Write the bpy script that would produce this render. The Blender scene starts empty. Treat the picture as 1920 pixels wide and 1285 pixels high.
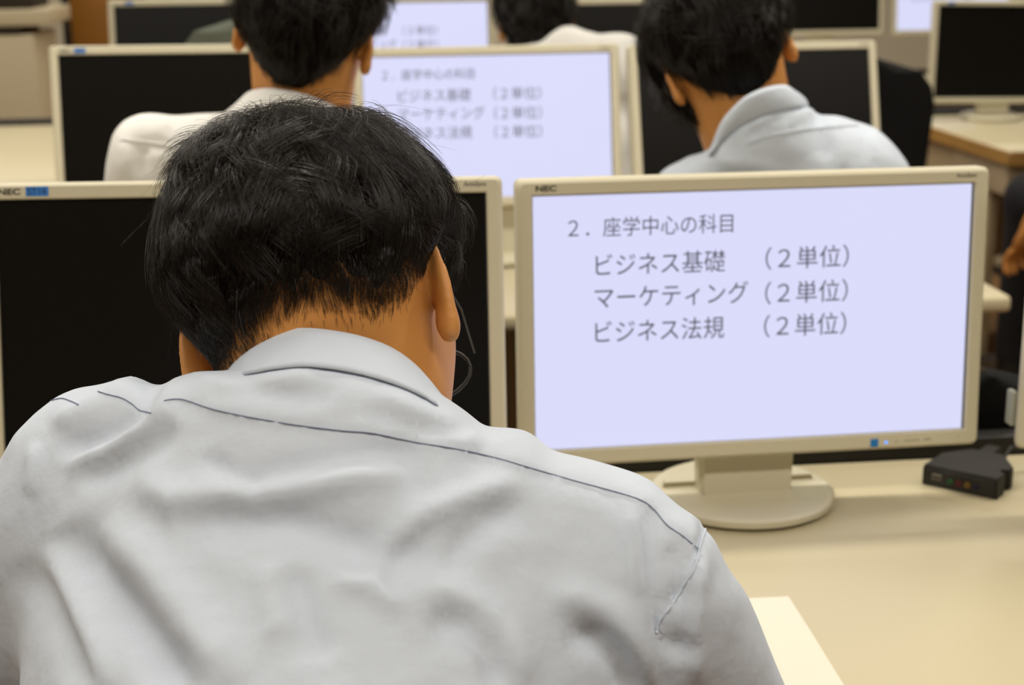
import bpy, bmesh, math, random
import numpy as np
from mathutils import Matrix, Vector
from mathutils.bvhtree import BVHTree

# ------------------------------------------------------------------ camera, world, lights, exposure
scn = bpy.context.scene
C = scn.collection
IW, IH, F = 1920.0, 1285.0, 2850.2
CAM = np.array([0.0, 0.0, 1.3084])
YAW, PITCH, ROLL = 0.105456, 0.260720, -0.011093


def RX(a):
    c, s = math.cos(a), math.sin(a)
    return np.array([[1, 0, 0], [0, c, -s], [0, s, c]])


def RY(a):
    c, s = math.cos(a), math.sin(a)
    return np.array([[c, 0, s], [0, 1, 0], [-s, 0, c]])


def RZ(a):
    c, s = math.cos(a), math.sin(a)
    return np.array([[c, -s, 0], [s, c, 0], [0, 0, 1]])


RC = RZ(-YAW) @ RX(math.pi / 2 - PITCH) @ RZ(ROLL)      # camera axes: right, up, back
cam_data = bpy.data.cameras.new('camera')
cam_data.sensor_width = 36.0
cam_data.lens = F / IW * 36.0
cam_data.clip_start = 0.05
cam_data.dof.use_dof = True
cam_data.dof.focus_distance = 0.98
cam_data.dof.aperture_fstop = 8.6
cam = bpy.data.objects.new('camera', cam_data)
C.objects.link(cam)
m4 = np.eye(4)
m4[:3, :3] = RC
m4[:3, 3] = CAM
cam.matrix_world = Matrix(m4.tolist())
scn.camera = cam

vs = scn.view_settings
vs.view_transform = 'Standard'
vs.look = 'None'
vs.exposure = 0.0
vs.gamma = 1.0
vs.use_curve_mapping = False

world = bpy.data.worlds.new('world')
scn.world = world
world.use_nodes = True
world.node_tree.nodes['Background'].inputs[0].default_value = (1.0, 0.93, 0.82, 1)
world.node_tree.nodes['Background'].inputs[1].default_value = 0.02

LAMP_COL = (1.0, 0.945, 0.84)


def strip_light(name, x, y, z, sx, sy, watt):
    l = bpy.data.lights.new(name, 'AREA')
    l.shape = 'RECTANGLE'
    l.size, l.size_y = sx, sy
    l.energy = watt
    l.color = LAMP_COL
    o = bpy.data.objects.new(name, l)
    o.location = (x, y, z)
    C.objects.link(o)
    return o


# rows of fluorescent strips under the ceiling, running parallel to the desk rows
for ly, lw in ((-0.05, 70), (2.04, 82), (4.7, 76), (7.2, 76)):
    strip_light('ceiling_strip_lamp', 0.2, ly, 2.62, 6.0, 0.13, lw)


def U(px, py, d):
    """world point seen at pixel px,py of the 1920x1285 frame, at distance d along the lens axis"""
    return CAM + RC @ np.array([(px - IW / 2) / F * d, -(py - IH / 2) / F * d, -d])


def onz(px, py, z):
    v = RC @ np.array([(px - IW / 2), -(py - IH / 2), -F])
    return CAM + v * ((z - CAM[2]) / v[2])


def PIX(P):
    q = (P - CAM) @ RC
    d = -q[..., 2]
    return IW / 2 + F * q[..., 0] / d, IH / 2 - F * q[..., 1] / d, d


# ------------------------------------------------------------------ materials
MATS = {}


def mat(name, col, rough=0.5, spec=0.5, noise=0.0, nscale=30.0, bump=0.0, bscale=200.0, sss=0.0,
        emit=None, estr=0.0, coat=0.0, metal=0.0, col2=None, stretch=None, sheen=0.0, crumple=0.0):
    if name in MATS:
        return MATS[name]
    m = bpy.data.materials.new(name)
    m.use_nodes = True
    nt = m.node_tree
    b = nt.nodes['Principled BSDF']
    b.inputs['Base Color'].default_value = (*col, 1)
    b.inputs['Roughness'].default_value = rough
    b.inputs['Specular IOR Level'].default_value = spec
    b.inputs['Metallic'].default_value = metal
    if coat:
        b.inputs['Coat Weight'].default_value = coat
        b.inputs['Coat Roughness'].default_value = 0.1
    if sheen:
        b.inputs['Sheen Weight'].default_value = sheen
    if sss:
        b.inputs['Subsurface Weight'].default_value = sss
        b.inputs['Subsurface Radius'].default_value = (0.012, 0.004, 0.002)
        b.inputs['Subsurface Scale'].default_value = 0.6
    if emit:
        b.inputs['Emission Color'].default_value = (*emit, 1)
        b.inputs['Emission Strength'].default_value = estr
    tc = nt.nodes.new('ShaderNodeTexCoord')
    vec = tc.outputs['Object']
    if stretch:
        mp = nt.nodes.new('ShaderNodeMapping')
        mp.inputs['Scale'].default_value = stretch
        nt.links.new(vec, mp.inputs['Vector'])
        vec = mp.outputs['Vector']
    if noise:
        n = nt.nodes.new('ShaderNodeTexNoise')
        n.inputs['Scale'].default_value = nscale
        n.inputs['Detail'].default_value = 5
        nt.links.new(vec, n.inputs['Vector'])
        r = nt.nodes.new('ShaderNodeMix')
        r.data_type = 'RGBA'
        c2 = col2 or tuple(max(0, c * (1 - noise)) for c in col)
        r.inputs[6].default_value = (*col, 1)
        r.inputs[7].default_value = (*c2, 1)
        nt.links.new(n.outputs['Fac'], r.inputs[0])
        nt.links.new(r.outputs[2], b.inputs['Base Color'])
    if bump:
        n = nt.nodes.new('ShaderNodeTexNoise')
        n.inputs['Scale'].default_value = bscale
        n.inputs['Detail'].default_value = 3
        nt.links.new(vec, n.inputs['Vector'])
        bp = nt.nodes.new('ShaderNodeBump')
        bp.inputs['Strength'].default_value = bump
        bp.inputs['Distance'].default_value = 0.002
        nt.links.new(n.outputs['Fac'], bp.inputs['Height'])
        nt.links.new(bp.outputs['Normal'], b.inputs['Normal'])
        if crumple:
            n2 = nt.nodes.new('ShaderNodeTexNoise')
            n2.inputs['Scale'].default_value = 26
            n2.inputs['Detail'].default_value = 4
            n2.inputs['Roughness'].default_value = 0.45
            n2.inputs['Distortion'].default_value = 0.0
            nt.links.new(tc.outputs['Object'], n2.inputs['Vector'])
            b2 = nt.nodes.new('ShaderNodeBump')
            b2.inputs['Strength'].default_value = crumple
            b2.inputs['Distance'].default_value = 0.006
            nt.links.new(n2.outputs['Fac'], b2.inputs['Height'])
            nt.links.new(b2.outputs['Normal'], bp.inputs['Normal'])
    MATS[name] = m
    return m


M_CREAM = mat('cream_plastic', (0.58, 0.54, 0.40), 0.42, 0.4, noise=0.04, nscale=12, bump=0.05, bscale=900)
M_CREAM_D = mat('grey_and_shaded_cream_plastic', (0.32, 0.33, 0.27), 0.45, 0.4, noise=0.04, nscale=12)  # shade mixed into the cream for the edge monitor; plain grey on the computer
M_OFF = mat('dark_glass_screen', (0.0045, 0.004, 0.0035), 0.30, 0.16, noise=0.2, nscale=3)
M_EDGE = mat('black_screen_border', (0.006, 0.006, 0.012), 0.4, 0.4, noise=0.2, nscale=30)
M_BLACK = mat('black_plastic', (0.014, 0.013, 0.012), 0.5, 0.4, noise=0.25, nscale=40, bump=0.1, bscale=700)
M_BLACKTOP = mat('black_textured_plastic', (0.014, 0.012, 0.010), 0.6, 0.3, noise=0.25, nscale=60, bump=0.2, bscale=900)
M_FABRIC_BLACK = mat('black_chair_fabric', (0.010, 0.010, 0.011), 0.9, 0.15, noise=0.3, nscale=90, bump=0.3, bscale=500)
M_FABRIC_BLUE = mat('blue_chair_fabric', (0.02, 0.10, 0.55), 0.85, 0.2, noise=0.2, nscale=90, bump=0.3, bscale=500)
M_FABRIC_GREY = mat('grey_green_chair_fabric', (0.13, 0.145, 0.115), 0.85, 0.2, noise=0.15, nscale=60, bump=0.3, bscale=500)
M_DESK = mat('beige_laminate', (0.565, 0.500, 0.330), 0.38, 0.4, noise=0.05, nscale=4, col2=(0.53, 0.47, 0.31), bump=0.03, bscale=1200)
M_PANEL = mat('beige_panel', (0.42, 0.33, 0.20), 0.5, 0.3, noise=0.06, nscale=6)
M_WOOD = mat('oak_edge_band', (0.44, 0.24, 0.06), 0.45, 0.4, noise=0.35, nscale=14, stretch=(1, 1, 14))
M_FLOOR = mat('brown_carpet_tile', (0.30, 0.17, 0.075), 0.85, 0.2, noise=0.3, nscale=120, bump=0.3, bscale=400)
M_WALL = mat('cream_wall_paint', (0.72, 0.67, 0.55), 0.75, 0.2, noise=0.04, nscale=3)
M_CEIL = mat('white_ceiling', (0.78, 0.76, 0.70), 0.85, 0.2, noise=0.04, nscale=20)
M_CAB = mat('beige_steel', (0.50, 0.43, 0.29), 0.45, 0.4, noise=0.05, nscale=4)
M_CAB_D = mat('dark_recess', (0.03, 0.022, 0.014), 0.7, 0.3, noise=0.2, nscale=10)
M_BROWN = mat('orange_brown_wood', (0.33, 0.135, 0.012), 0.45, 0.4, noise=0.35, nscale=9, stretch=(6, 6, 1))
M_PAPER = mat('white_paper', (0.74, 0.70, 0.585), 0.8, 0.2, noise=0.02, nscale=5)
M_BLUE = mat('blue_sticker', (0.03, 0.20, 0.62), 0.4, 0.4, noise=0.15, nscale=300)
M_BLUE2 = mat('cyan_blue_sticker', (0.01, 0.19, 0.55), 0.4, 0.4, noise=0.15, nscale=400)
M_INK = mat('dark_grey_print', (0.05, 0.045, 0.035), 0.6, 0.2, noise=0.1, nscale=300)
M_INK_L = mat('pale_grey_print', (0.30, 0.27, 0.19), 0.6, 0.2, noise=0.1, nscale=300)
M_LED = mat('blue_led', (0.1, 0.3, 0.9), 0.3, 0.5, emit=(0.12, 0.38, 1.0), estr=1.4)
M_SKIN = mat('skin', (0.56, 0.26, 0.07), 0.48, 0.35, noise=0.14, nscale=28, col2=(0.50, 0.205, 0.05), bump=0.05, bscale=700, sss=0.12)
M_HAIR = mat('black_hair', (0.015, 0.0102, 0.0070), 0.30, 0.5, noise=0.5, nscale=60)
M_HAIRCAP = mat('black_hair_mass', (0.005, 0.0040, 0.0033), 0.9, 0.04, noise=0.3, nscale=80)
M_SHIRT = mat('pale_blue_shirt_cotton', (0.565, 0.625, 0.720), 0.85, 0.2, noise=0.05, nscale=500, bump=0.04, bscale=1500, stretch=(1, 1, 0.15), sheen=0.0, crumple=.5)
M_SHIRTW = mat('white_shirt_cotton', (0.76, 0.76, 0.74), 0.85, 0.2, noise=0.04, nscale=300, bump=0.1, bscale=1200, sheen=0.0, crumple=.5)
M_SEAM = mat('blue_grey_seam', (0.16, 0.19, 0.30), 0.9, 0.1, noise=0.2, nscale=600)
M_SEAM_L = mat('pale_seam_thread', (0.70, 0.76, 0.84), 0.85, 0.2, noise=0.1, nscale=600)
M_TROUSER = mat('charcoal_trousers', (0.02, 0.02, 0.023), 0.85, 0.2, noise=0.2, nscale=200, bump=0.2, bscale=700)
M_SHOE = mat('black_shoe_leather', (0.012, 0.011, 0.010), 0.35, 0.5, noise=0.2, nscale=80)
M_METAL = mat('grey_metal', (0.30, 0.29, 0.26), 0.35, 0.5, noise=0.1, nscale=60, metal=0.7)
M_PC = mat('grey_pc_plastic', (0.17, 0.155, 0.12), 0.5, 0.3, noise=0.1, nscale=20)


def screen_mat():
    m = mat('lit_slide_screen', (0.02, 0.02, 0.02), 0.35, 0.3)
    nt = m.node_tree
    b = nt.nodes['Principled BSDF']
    tc = nt.nodes.new('ShaderNodeTexCoord')
    n = nt.nodes.new('ShaderNodeTexNoise')
    n.inputs['Scale'].default_value = 3.0
    n.inputs['Detail'].default_value = 1.0
    nt.links.new(tc.outputs['Object'], n.inputs['Vector'])
    r = nt.nodes.new('ShaderNodeMix')
    r.data_type = 'RGBA'
    r.inputs[6].default_value = (0.66, 0.68, 0.93, 1)
    r.inputs[7].default_value = (0.72, 0.72, 0.97, 1)
    nt.links.new(n.outputs['Fac'], r.inputs[0])
    nt.links.new(r.outputs[2], b.inputs['Emission Color'])
    b.inputs['Emission Strength'].default_value = 1.0
    return m


M_LIT = screen_mat()
M_SLIDE_INK = mat('slide_text_ink', (0.03, 0.03, 0.04), 0.5, 0.2, emit=(0.10, 0.10, 0.15), estr=0.6)


# ------------------------------------------------------------------ scene-graph helpers
def link(name, me, m=None, parent=None):
    o = bpy.data.objects.new(name, me)
    C.objects.link(o)
    if m and me is not None and not me.materials:
        me.materials.append(m)
    if parent:
        o.parent = parent
    return o


def tag(o, label=None, cat=None, group=None, kind=None):
    if label:
        o['label'] = label
    if cat:
        o['category'] = cat
    if group:
        o['group'] = group
    if kind:
        o['kind'] = kind
    return o


def thing(name, label, cat, loc=(0, 0, 0), rz=0.0, group=None):
    o = bpy.data.objects.new(name, None)
    C.objects.link(o)
    o.location = [float(v) for v in loc]
    o.rotation_euler = (0, 0, rz)
    o.empty_display_size = 0.05
    return tag(o, label, cat, group)


def copy_tree(o, parent=None):
    c = o.copy()
    C.objects.link(c)
    c.parent = parent
    for ch in list(o.children):
        copy_tree(ch, c)
    return c


def mesh_from(V, Fc, smooth=False):
    me = bpy.data.meshes.new('m')
    V = np.asarray(V, dtype=np.float32)
    if isinstance(Fc, np.ndarray):
        n, k = Fc.shape
        me.vertices.add(len(V))
        me.vertices.foreach_set('co', V.ravel())
        me.loops.add(n * k)
        me.loops.foreach_set('vertex_index', Fc.astype(np.int32).ravel())
        me.polygons.add(n)
        me.polygons.foreach_set('loop_start', np.arange(0, n * k, k, dtype=np.int32))
        me.update(calc_edges=True)
    else:
        me.from_pydata([tuple(map(float, v)) for v in V], [], Fc)
    if smooth:
        me.polygons.foreach_set('use_smooth', np.ones(len(me.polygons), dtype=bool))
    me.update()
    return me


class MB:
    """collects shapes into one mesh"""

    def __init__(self):
        self.v, self.f, self.s = [], [], []

    def add(self, V, Fs, smooth=False):
        n = len(self.v)
        self.v += [tuple(map(float, p)) for p in V]
        self.f += [tuple(i + n for i in f) for f in Fs]
        self.s += [smooth] * len(Fs)
        return self

    def box(self, x0, x1, y0, y1, z0, z1, bev=0.0, seg=2):
        bm = bmesh.new()
        r = bmesh.ops.create_cube(bm, size=1.0)
        for v in bm.verts:
            v.co = ((x0 + x1) / 2 + v.co.x * (x1 - x0), (y0 + y1) / 2 + v.co.y * (y1 - y0), (z0 + z1) / 2 + v.co.z * (z1 - z0))
        if bev:
            bmesh.ops.bevel(bm, geom=list(bm.edges), offset=bev, segments=seg, affect='EDGES', profile=0.5)
        bm.verts.index_update()
        self.add([v.co[:] for v in bm.verts], [[v.index for v in f.verts] for f in bm.faces], bool(bev))
        bm.free()
        return self

    def tube(self, pts, r, n=8, caps=True, smooth=True):
        pts = [Vector(p) for p in pts]
        R = r if isinstance(r, (list, tuple)) else [r] * len(pts)
        V = []
        up = None
        for i, p in enumerate(pts):
            t = (pts[min(i + 1, len(pts) - 1)] - pts[max(i - 1, 0)]).normalized()
            a = up if up is not None else (Vector((0, 0, 1)) if abs(t.z) < 0.9 else Vector((1, 0, 0)))
            s = t.cross(a).normalized()
            up = s.cross(t).normalized()
            for k in range(n):
                th = 2 * math.pi * k / n
                V.append(p + (s * math.cos(th) + up * math.sin(th)) * R[i])
        Fs = [(i * n + k, i * n + (k + 1) % n, (i + 1) * n + (k + 1) % n, (i + 1) * n + k) for i in range(len(pts) - 1) for k in range(n)]
        if caps:
            Fs += [tuple(range(n))[::-1], tuple(range((len(pts) - 1) * n, len(pts) * n))]
        return self.add(V, Fs, smooth)

    def lathe(self, prof, n=40, cx=0, cy=0, sx=1.0, sy=1.0):
        V, Fs = [], []
        for (r, z) in prof:
            for k in range(n):
                a = 2 * math.pi * k / n
                V.append((cx + r * math.cos(a) * sx, cy + r * math.sin(a) * sy, z))
        for i in range(len(prof) - 1):
            for k in range(n):
                Fs.append((i * n + k, i * n + (k + 1) % n, (i + 1) * n + (k + 1) % n, (i + 1) * n + k))
        Fs.append(tuple(range(n))[::-1])
        Fs.append(tuple(range((len(prof) - 1) * n, len(prof) * n)))
        return self.add(V, Fs, True)

    def loft(self, loops, cap0=True, cap1=True, smooth=False):
        n = len(loops[0])
        V = [p for l in loops for p in l]
        Fs = [(i * n + k, i * n + (k + 1) % n, (i + 1) * n + (k + 1) % n, (i + 1) * n + k) for i in range(len(loops) - 1) for k in range(n)]
        if cap0:
            Fs.append(tuple(range(n))[::-1])
        if cap1:
            Fs.append(tuple(range((len(loops) - 1) * n, len(loops) * n)))
        return self.add(V, Fs, smooth)

    def mesh(self):
        me = bpy.data.meshes.new('m')
        me.from_pydata(self.v, [], self.f)
        me.polygons.foreach_set('use_smooth', np.array(self.s, dtype=bool))
        bm = bmesh.new()
        bm.from_mesh(me)
        bmesh.ops.recalc_face_normals(bm, faces=bm.faces)
        bm.to_mesh(me)
        bm.free()
        if any(self.s):
            me.set_sharp_from_angle(angle=math.radians(38))
        me.update()
        return me

    def build(self, name, m, parent=None):
        return link(name, self.mesh(), m, parent)


def rr(x0, x1, z0, z1, r, y, n=4):
    """rounded rectangle in an xz plane"""
    out = []
    for cx, cz, a0 in ((x1 - r, z1 - r, 0), (x0 + r, z1 - r, 90), (x0 + r, z0 + r, 180), (x1 - r, z0 + r, 270)):
        for k in range(n):
            a = math.radians(a0 + 90 * k / (n - 1))
            out.append((cx + r * math.cos(a), y, cz + r * math.sin(a)))
    return out


def text_mesh(body, w=None, h=None, shear=0.0, bold=0.0):
    """flat lettering lying in the xz plane, lower-left of its ink at the origin, scaled to w x h"""
    cu = bpy.data.curves.new('t', 'FONT')
    cu.body = body
    cu.resolution_u = 3
    cu.offset = bold
    cu.shear = shear
    o = bpy.data.objects.new('t', cu)
    C.objects.link(o)
    bpy.context.view_layer.update()
    me = bpy.data.meshes.new_from_object(o.evaluated_get(bpy.context.evaluated_depsgraph_get()))
    bpy.data.objects.remove(o)
    n = len(me.vertices)
    co = np.zeros(n * 3, dtype=np.float32)
    me.vertices.foreach_get('co', co)
    co = co.reshape(-1, 3)
    lo, hi = co.min(0), co.max(0)
    s = np.array([w / (hi[0] - lo[0]), (h if h else w * (hi[1] - lo[1]) / (hi[0] - lo[0])) / (hi[1] - lo[1])])
    out = np.zeros_like(co)
    out[:, 0] = (co[:, 0] - lo[0]) * s[0]
    out[:, 2] = (co[:, 1] - lo[1]) * s[1]
    me.vertices.foreach_set('co', out.ravel())
    me.update()
    return me


# ------------------------------------------------------------------ room shell
DZ = 0.70
b = MB().box(-5, 6, -3, 10, -0.08, 0.0)
tag(b.build('floor', M_FLOOR), 'brown carpeted classroom floor seen in the aisle', None, kind='structure')
tag(MB().box(-5, 6, -3, 10, 2.7, 2.78).build('ceiling', M_CEIL), 'white classroom ceiling', None, kind='structure')
tag(MB().box(-5, 6, 10, 10.1, 0, 2.7).build('wall_back', M_WALL), 'cream painted far wall of the classroom', None, kind='structure')
tag(MB().box(-5, 6, -3.1, -3, 0, 2.7).build('wall_front', M_WALL), 'cream painted wall behind the viewer', None, kind='structure')
tag(MB().box(-5.1, -5, -3, 10, 0, 2.7).build('wall_left', M_WALL), 'cream painted side wall', None, kind='structure')
tag(MB().box(6, 6.1, -3, 10, 0, 2.7).build('wall_right', M_WALL), 'cream painted side wall by the aisle', None, kind='structure')


# ------------------------------------------------------------------ desks
def desk(label, x0, x1, y0, y1, band=True, rail=True, drawer=False, group='computer room desks', th=.03):
    r = thing('computer_desk', label, 'desk', ((x0 + x1) / 2, (y0 + y1) / 2, 0), 0, group)
    hx, hy = (x1 - x0) / 2, (y1 - y0) / 2
    MB().box(-hx, hx, -hy, hy, DZ - th, DZ, 0.004 if band else 0.009, 3).build('tabletop', M_DESK, r)
    if band:
        for s in (-1, 1):
            xx = s * hx
            MB().box(min(xx, xx + s * 0.004), max(xx, xx + s * 0.004), -hy, hy, DZ - th - .001, DZ - 0.0015, 0.0015, 1).build('edge_band', M_WOOD, r)
        MB().box(-hx, hx, -hy - 0.004, -hy, DZ - th - .001, DZ - 0.0015, 0.0015, 1).build('edge_band', M_WOOD, r)
    for s in (-1, 1):
        xx = s * (hx - 0.06)
        MB().box(xx - 0.014, xx + 0.014, -hy + 0.22, hy - 0.05, 0.03, DZ - 0.03, 0.003).build('side_panel', M_PANEL, r)
        MB().box(xx - 0.02, xx + 0.02, -hy + 0.16, hy - 0.03, 0.0, 0.03, 0.006).build('foot', M_BLACK, r)
    MB().box(-hx + 0.07, hx - 0.07, hy - 0.10, hy - 0.08, 0.22, DZ - 0.03, 0.003).build('modesty_panel', M_PANEL, r)
    MB().box(-hx + 0.02, hx - 0.02, -hy + 0.10, -hy + 0.12, DZ - 0.055, DZ - 0.03, 0.002).build('front_apron', M_PANEL, r)
    if rail:
        MB().box(-hx, hx, hy, hy + 0.032, DZ - 0.04, DZ + 0.021, 0.004).build('cable_rail', M_BLACK, r)
    if drawer:
        d = MB().box(-hx + 0.02, -hx + 0.42, -hy + 0.05, -hy + 0.45, DZ - 0.14, DZ - th - .004, 0.004).build('drawer', M_PANEL, r)
        MB().box(-hx + 0.14, -hx + 0.30, -hy + 0.035, -hy + 0.05, DZ - 0.09, DZ - 0.07, 0.004).build('handle', M_BLACK, d)
    return r


desk('beige desk with black rear rail under the white screen beside the student in pale blue', -1.75, 1.13, 0.985, 1.664, band=False)
desk('beige desk in the second row with its corner showing past the lit monitor', -1.75, 1.13, 2.45, 3.05, band=False)
desk('beige desk of the third row carrying the monitors at the top of the picture', -0.68, 1.13, 3.80, 4.55, band=False)
desk('beige desk across the aisle with oak edge and a dark monitor on it', 1.882, 4.2, 4.17, 5.06, drawer=True, th=.042)
desk('bright beige desk at the far left edge in front of the steel cabinet', -2.6, -0.74, 4.02, 5.40)
desk('beige desk of the fourth row far behind the black chair', 0.7, 2.9, 5.75, 6.6)

# ------------------------------------------------------------------ monitors
SW, SH, BS, BT, BB = 0.476, 0.2698, 0.0161, 0.0163, 0.0185
OW, OH = SW + 2 * BS, SH + BT + BB
MON = {}


def mon_meshes(sw, sh):
    k = (sw, sh)
    if k in MON:
        return MON[k]
    ow, oh = sw + 2 * BS, sh + BT + BB
    d = {}
    hx, ix = ow / 2, sw / 2
    fr = MB()
    L = [rr(-hx + .001, hx - .001, .001, oh - .001, .007, .026), rr(-hx, hx, 0, oh, .007, .022), rr(-hx, hx, 0, oh, .007, .006),
         rr(-hx + .0014, hx - .0014, .0014, oh - .0014, .0068, .0022), rr(-hx + .004, hx - .004, .004, oh - .004, .005, 0.0),
         rr(-ix - .0015, ix + .0015, BB - .0015, BB + sh + .0015, .0012, 0.0), rr(-ix, ix, BB, BB + sh, .001, .0012), rr(-ix, ix, BB, BB + sh, .001, .008)]
    fr.loft(L, False, False)
    d['bezel'] = fr.mesh()
    d['border'] = MB().box(-ix - .001, ix + .001, .0062, .012, BB - .001, BB + sh + .001).mesh()
    d['screen'] = MB().box(-ix + .0012, ix - .0022, .0055, .0062, BB + .0004, BB + sh - .0014).mesh()
    h = MB()
    L = [rr(-hx + .002, hx - .002, .002, oh - .002, .007, .012), rr(-hx + .002, hx - .002, .002, oh - .002, .007, .028), rr(-hx + .03, hx - .03, .02, oh - .02, .02, .044),
         rr(-hx + .09, hx - .09, .05, oh - .04, .03, .058), rr(-hx + .10, hx - .10, .06, oh - .05, .03, .060)]
    h.loft(L, True, True, True)
    d['housing'] = h.mesh()
    MON[k] = d
    return d


def slide_meshes():
    """the slide's lettering: (mesh, u, v) with u from the screen's left, v from its bottom, measured on the photo"""
    FRm = dict(x=.42078, y=1.51188, z=.76482, yaw=-.03338, tilt=.06135, rl=.00416)
    Rm = RZ(-FRm['yaw']) @ RX(-FRm['tilt']) @ RY(FRm['rl'])
    o = np.array([FRm['x'], FRm['y'], FRm['z']])

    def uv(px, py):
        v = RC @ np.array([px - IW / 2, -(py - IH / 2), -F])
        n = Rm @ np.array([0, 1, 0])
        t = ((o - CAM) @ n) / (v @ n)
        q = Rm.T @ (CAM + v * t - o)
        return q[0], q[2]
    out = []
    for body, (xl, yl), (xr, yr), hh in (('２．座学中心の科目', (1067, 446), (1377, 439), 37),
                                         ('ビジネス基礎', (1119, 518), (1362, 513), 42), ('（２単位）', (1438, 507), (1594, 503), 43),
                                         ('マーケティング', (1117, 580), (1405, 571), 42), ('（２単位）', (1437, 572), (1592, 568), 43),
                                         ('ビジネス法規', (1118, 646), (1360, 636), 42), ('（２単位）', (1435, 634), (1589, 630), 43)):
        u0, v0 = uv(xl, yl)
        u1, v1 = uv(xr, yr)
        _, v2 = uv(xl, yl - hh)
        out.append((text_mesh(body, u1 - u0, v2 - v0), u0, (v0 + v1) / 2))
    return out


SLIDE = slide_meshes()
T_NEC = text_mesh('NEC', 0.0215, 0.0062, bold=0.035)
T_ACC = text_mesh('AccuSync', 0.0225, 0.0058, bold=0.01)
T_B1 = text_mesh('INPUT/AUTO', 0.0165, 0.0028)
T_B2 = text_mesh('MENU', 0.0085, 0.0028)
T_STK = text_mesh('ST14', 0.017, 0.006)


def monitor(label, x, y, z, yaw, tilt, rl, lit=False, sw=SW, sh=SH, desk_z=DZ, sticker=False, detail=True, dark=False, eco=False, group='desktop monitors'):
    d = mon_meshes(sw, sh)
    ow, oh = sw + 2 * BS, sh + BT + BB
    r = thing('computer_monitor', label, 'monitor', (x, y, desk_z + .0012), -yaw, group)
    zb = z - desk_z - .0012
    ML = Matrix.Translation((0, 0, zb)) @ Matrix((RX(-tilt) @ RY(rl)).tolist()).to_4x4()

    def put(name, me, m, par=r, off=None):
        o = link(name, me, m, par)
        if par is r:
            o.matrix_local = ML @ Matrix.Translation(off) if off else ML
        elif off:
            o.location = off
        return o
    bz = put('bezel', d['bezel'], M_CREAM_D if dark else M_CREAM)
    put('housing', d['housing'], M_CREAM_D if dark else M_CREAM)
    put('screen_border', d['border'], M_EDGE)
    s = link('screen', d['screen'].copy(), None, r)
    s.data.materials.clear()
    s.data.materials.append(M_LIT if lit else M_OFF)
    s.matrix_local = ML
    tag(s, 'lit white slide screen' if lit else 'switched-off black screen')
    if lit:
        for me, u, v in SLIDE:
            t = link('slide_text', me, M_SLIDE_INK, s)
            t.location = (u, 0.0051, v)
    if detail:
        put('logo', T_NEC, M_INK, bz, (-ow / 2 + 0.0195, -0.0003, oh - 0.0122))
        put('logo', T_ACC, M_INK, bz, (ow / 2 - 0.0385, -0.0003, oh - 0.0115))
        bx = ow / 2 - 0.124
        if lit:
            put('energy_sticker', MB().box(0, .0088, -.0004, 0, 0, .0088).mesh(), M_BLUE2, bz, (bx, 0, 0.0042))
        put('power_light', MB().lathe([(.0001, -.0008), (.0017, -.0006), (.002, 0)], 12).mesh(), M_LED if lit else M_BLACK, bz, (bx + .0178, 0, 0.0085)).rotation_euler = (math.pi / 2, 0, 0)
        put('button_mark', MB().box(0, .0012, -.0003, 0, 0, .003).mesh(), M_INK_L, bz, (bx + .029, 0, 0.0075))
        put('button_lettering', T_B1, M_INK_L, bz, (bx + .039, -0.0003, 0.0078))
        put('button_lettering', T_B2, M_INK_L, bz, (bx + .061, -0.0003, 0.0082))
        put('button_mark', MB().box(0, .0006, -.0003, 0, 0, .003).mesh(), M_INK_L, bz, (bx + .099, 0, 0.0092))
    if sticker:
        st = put('sticker', MB().box(0, .0215, -.0005, 0, 0, .0092).mesh(), M_BLUE, bz, (-ow / 2 + .046, 0, oh - .0135))
        t = link('sticker_text', T_STK, M_INK, r)
        t.matrix_local = ML @ Matrix.Translation((-ow / 2 + .048, -.0009, oh - .012))
    # foot: neck slab, round base with a step across it
    nk = MB()
    yb, yt = 0.033, 0.026
    hh = zb + 0.06
    nk.loft([[(sx * .0505, yy, .012) for sx, yy in ((-1, yb + .002), (-.93, yb - .008), (1, yb - .008), (1, yb + .022), (-1, yb + .022))],
             [(sx * .0535, yy, hh) for sx, yy in ((-1, yt + .004), (-.94, yt - .002), (1, yt - .002), (1, yt + .026), (-1, yt + .026))]])
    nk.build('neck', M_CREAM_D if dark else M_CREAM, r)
    bs = MB()
    bs.lathe([(.097, 0.002), (.101, .0045), (.1015, .0105), (.099, .0128), (.095, .0133)], 56, 0, .043)
    bs.lathe([(.094, -.0), (.096, .0022)], 56, 0, .043)
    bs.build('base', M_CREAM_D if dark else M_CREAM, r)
    hb = MB()
    arc = [(.088 * math.cos(a), .043 + .088 * math.sin(a) + .0) for a in np.linspace(math.radians(8), math.radians(172), 24)]
    hb.loft([[(px_, py_, .0125) for px_, py_ in arc], [(px_ * .97, .043 + (py_ - .043) * .95 + .002, .019) for px_, py_ in arc]])
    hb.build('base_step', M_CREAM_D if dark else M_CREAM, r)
    return r


monitor('cream monitor showing the white slide with dark text, beside the student in pale blue', .42078, 1.51188, .76482, -.03338, .06135, .00416, lit=True)
monitor('switched-off cream monitor directly behind the front student, blue sticker in its top corner', -.10849, 1.43348, .78462, .02806, .20776, .00825, sticker=True)
monitor('second-row cream monitor with the blurred slide, partly hidden by the front student hair', .26807, 2.8648, .81011, -.01191, .17319, -.00088, lit=True)
monitor('switched-off second-row monitor behind the bowed student with longer hair', .79885, 2.87104, .81013, -.08573, .24837, .00404)
monitor('switched-off second-row monitor behind the white-shirted student, small blue sticker on top', -.29301, 2.88058, .8203, .01002, .14088, .00613, sticker=True)


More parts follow.
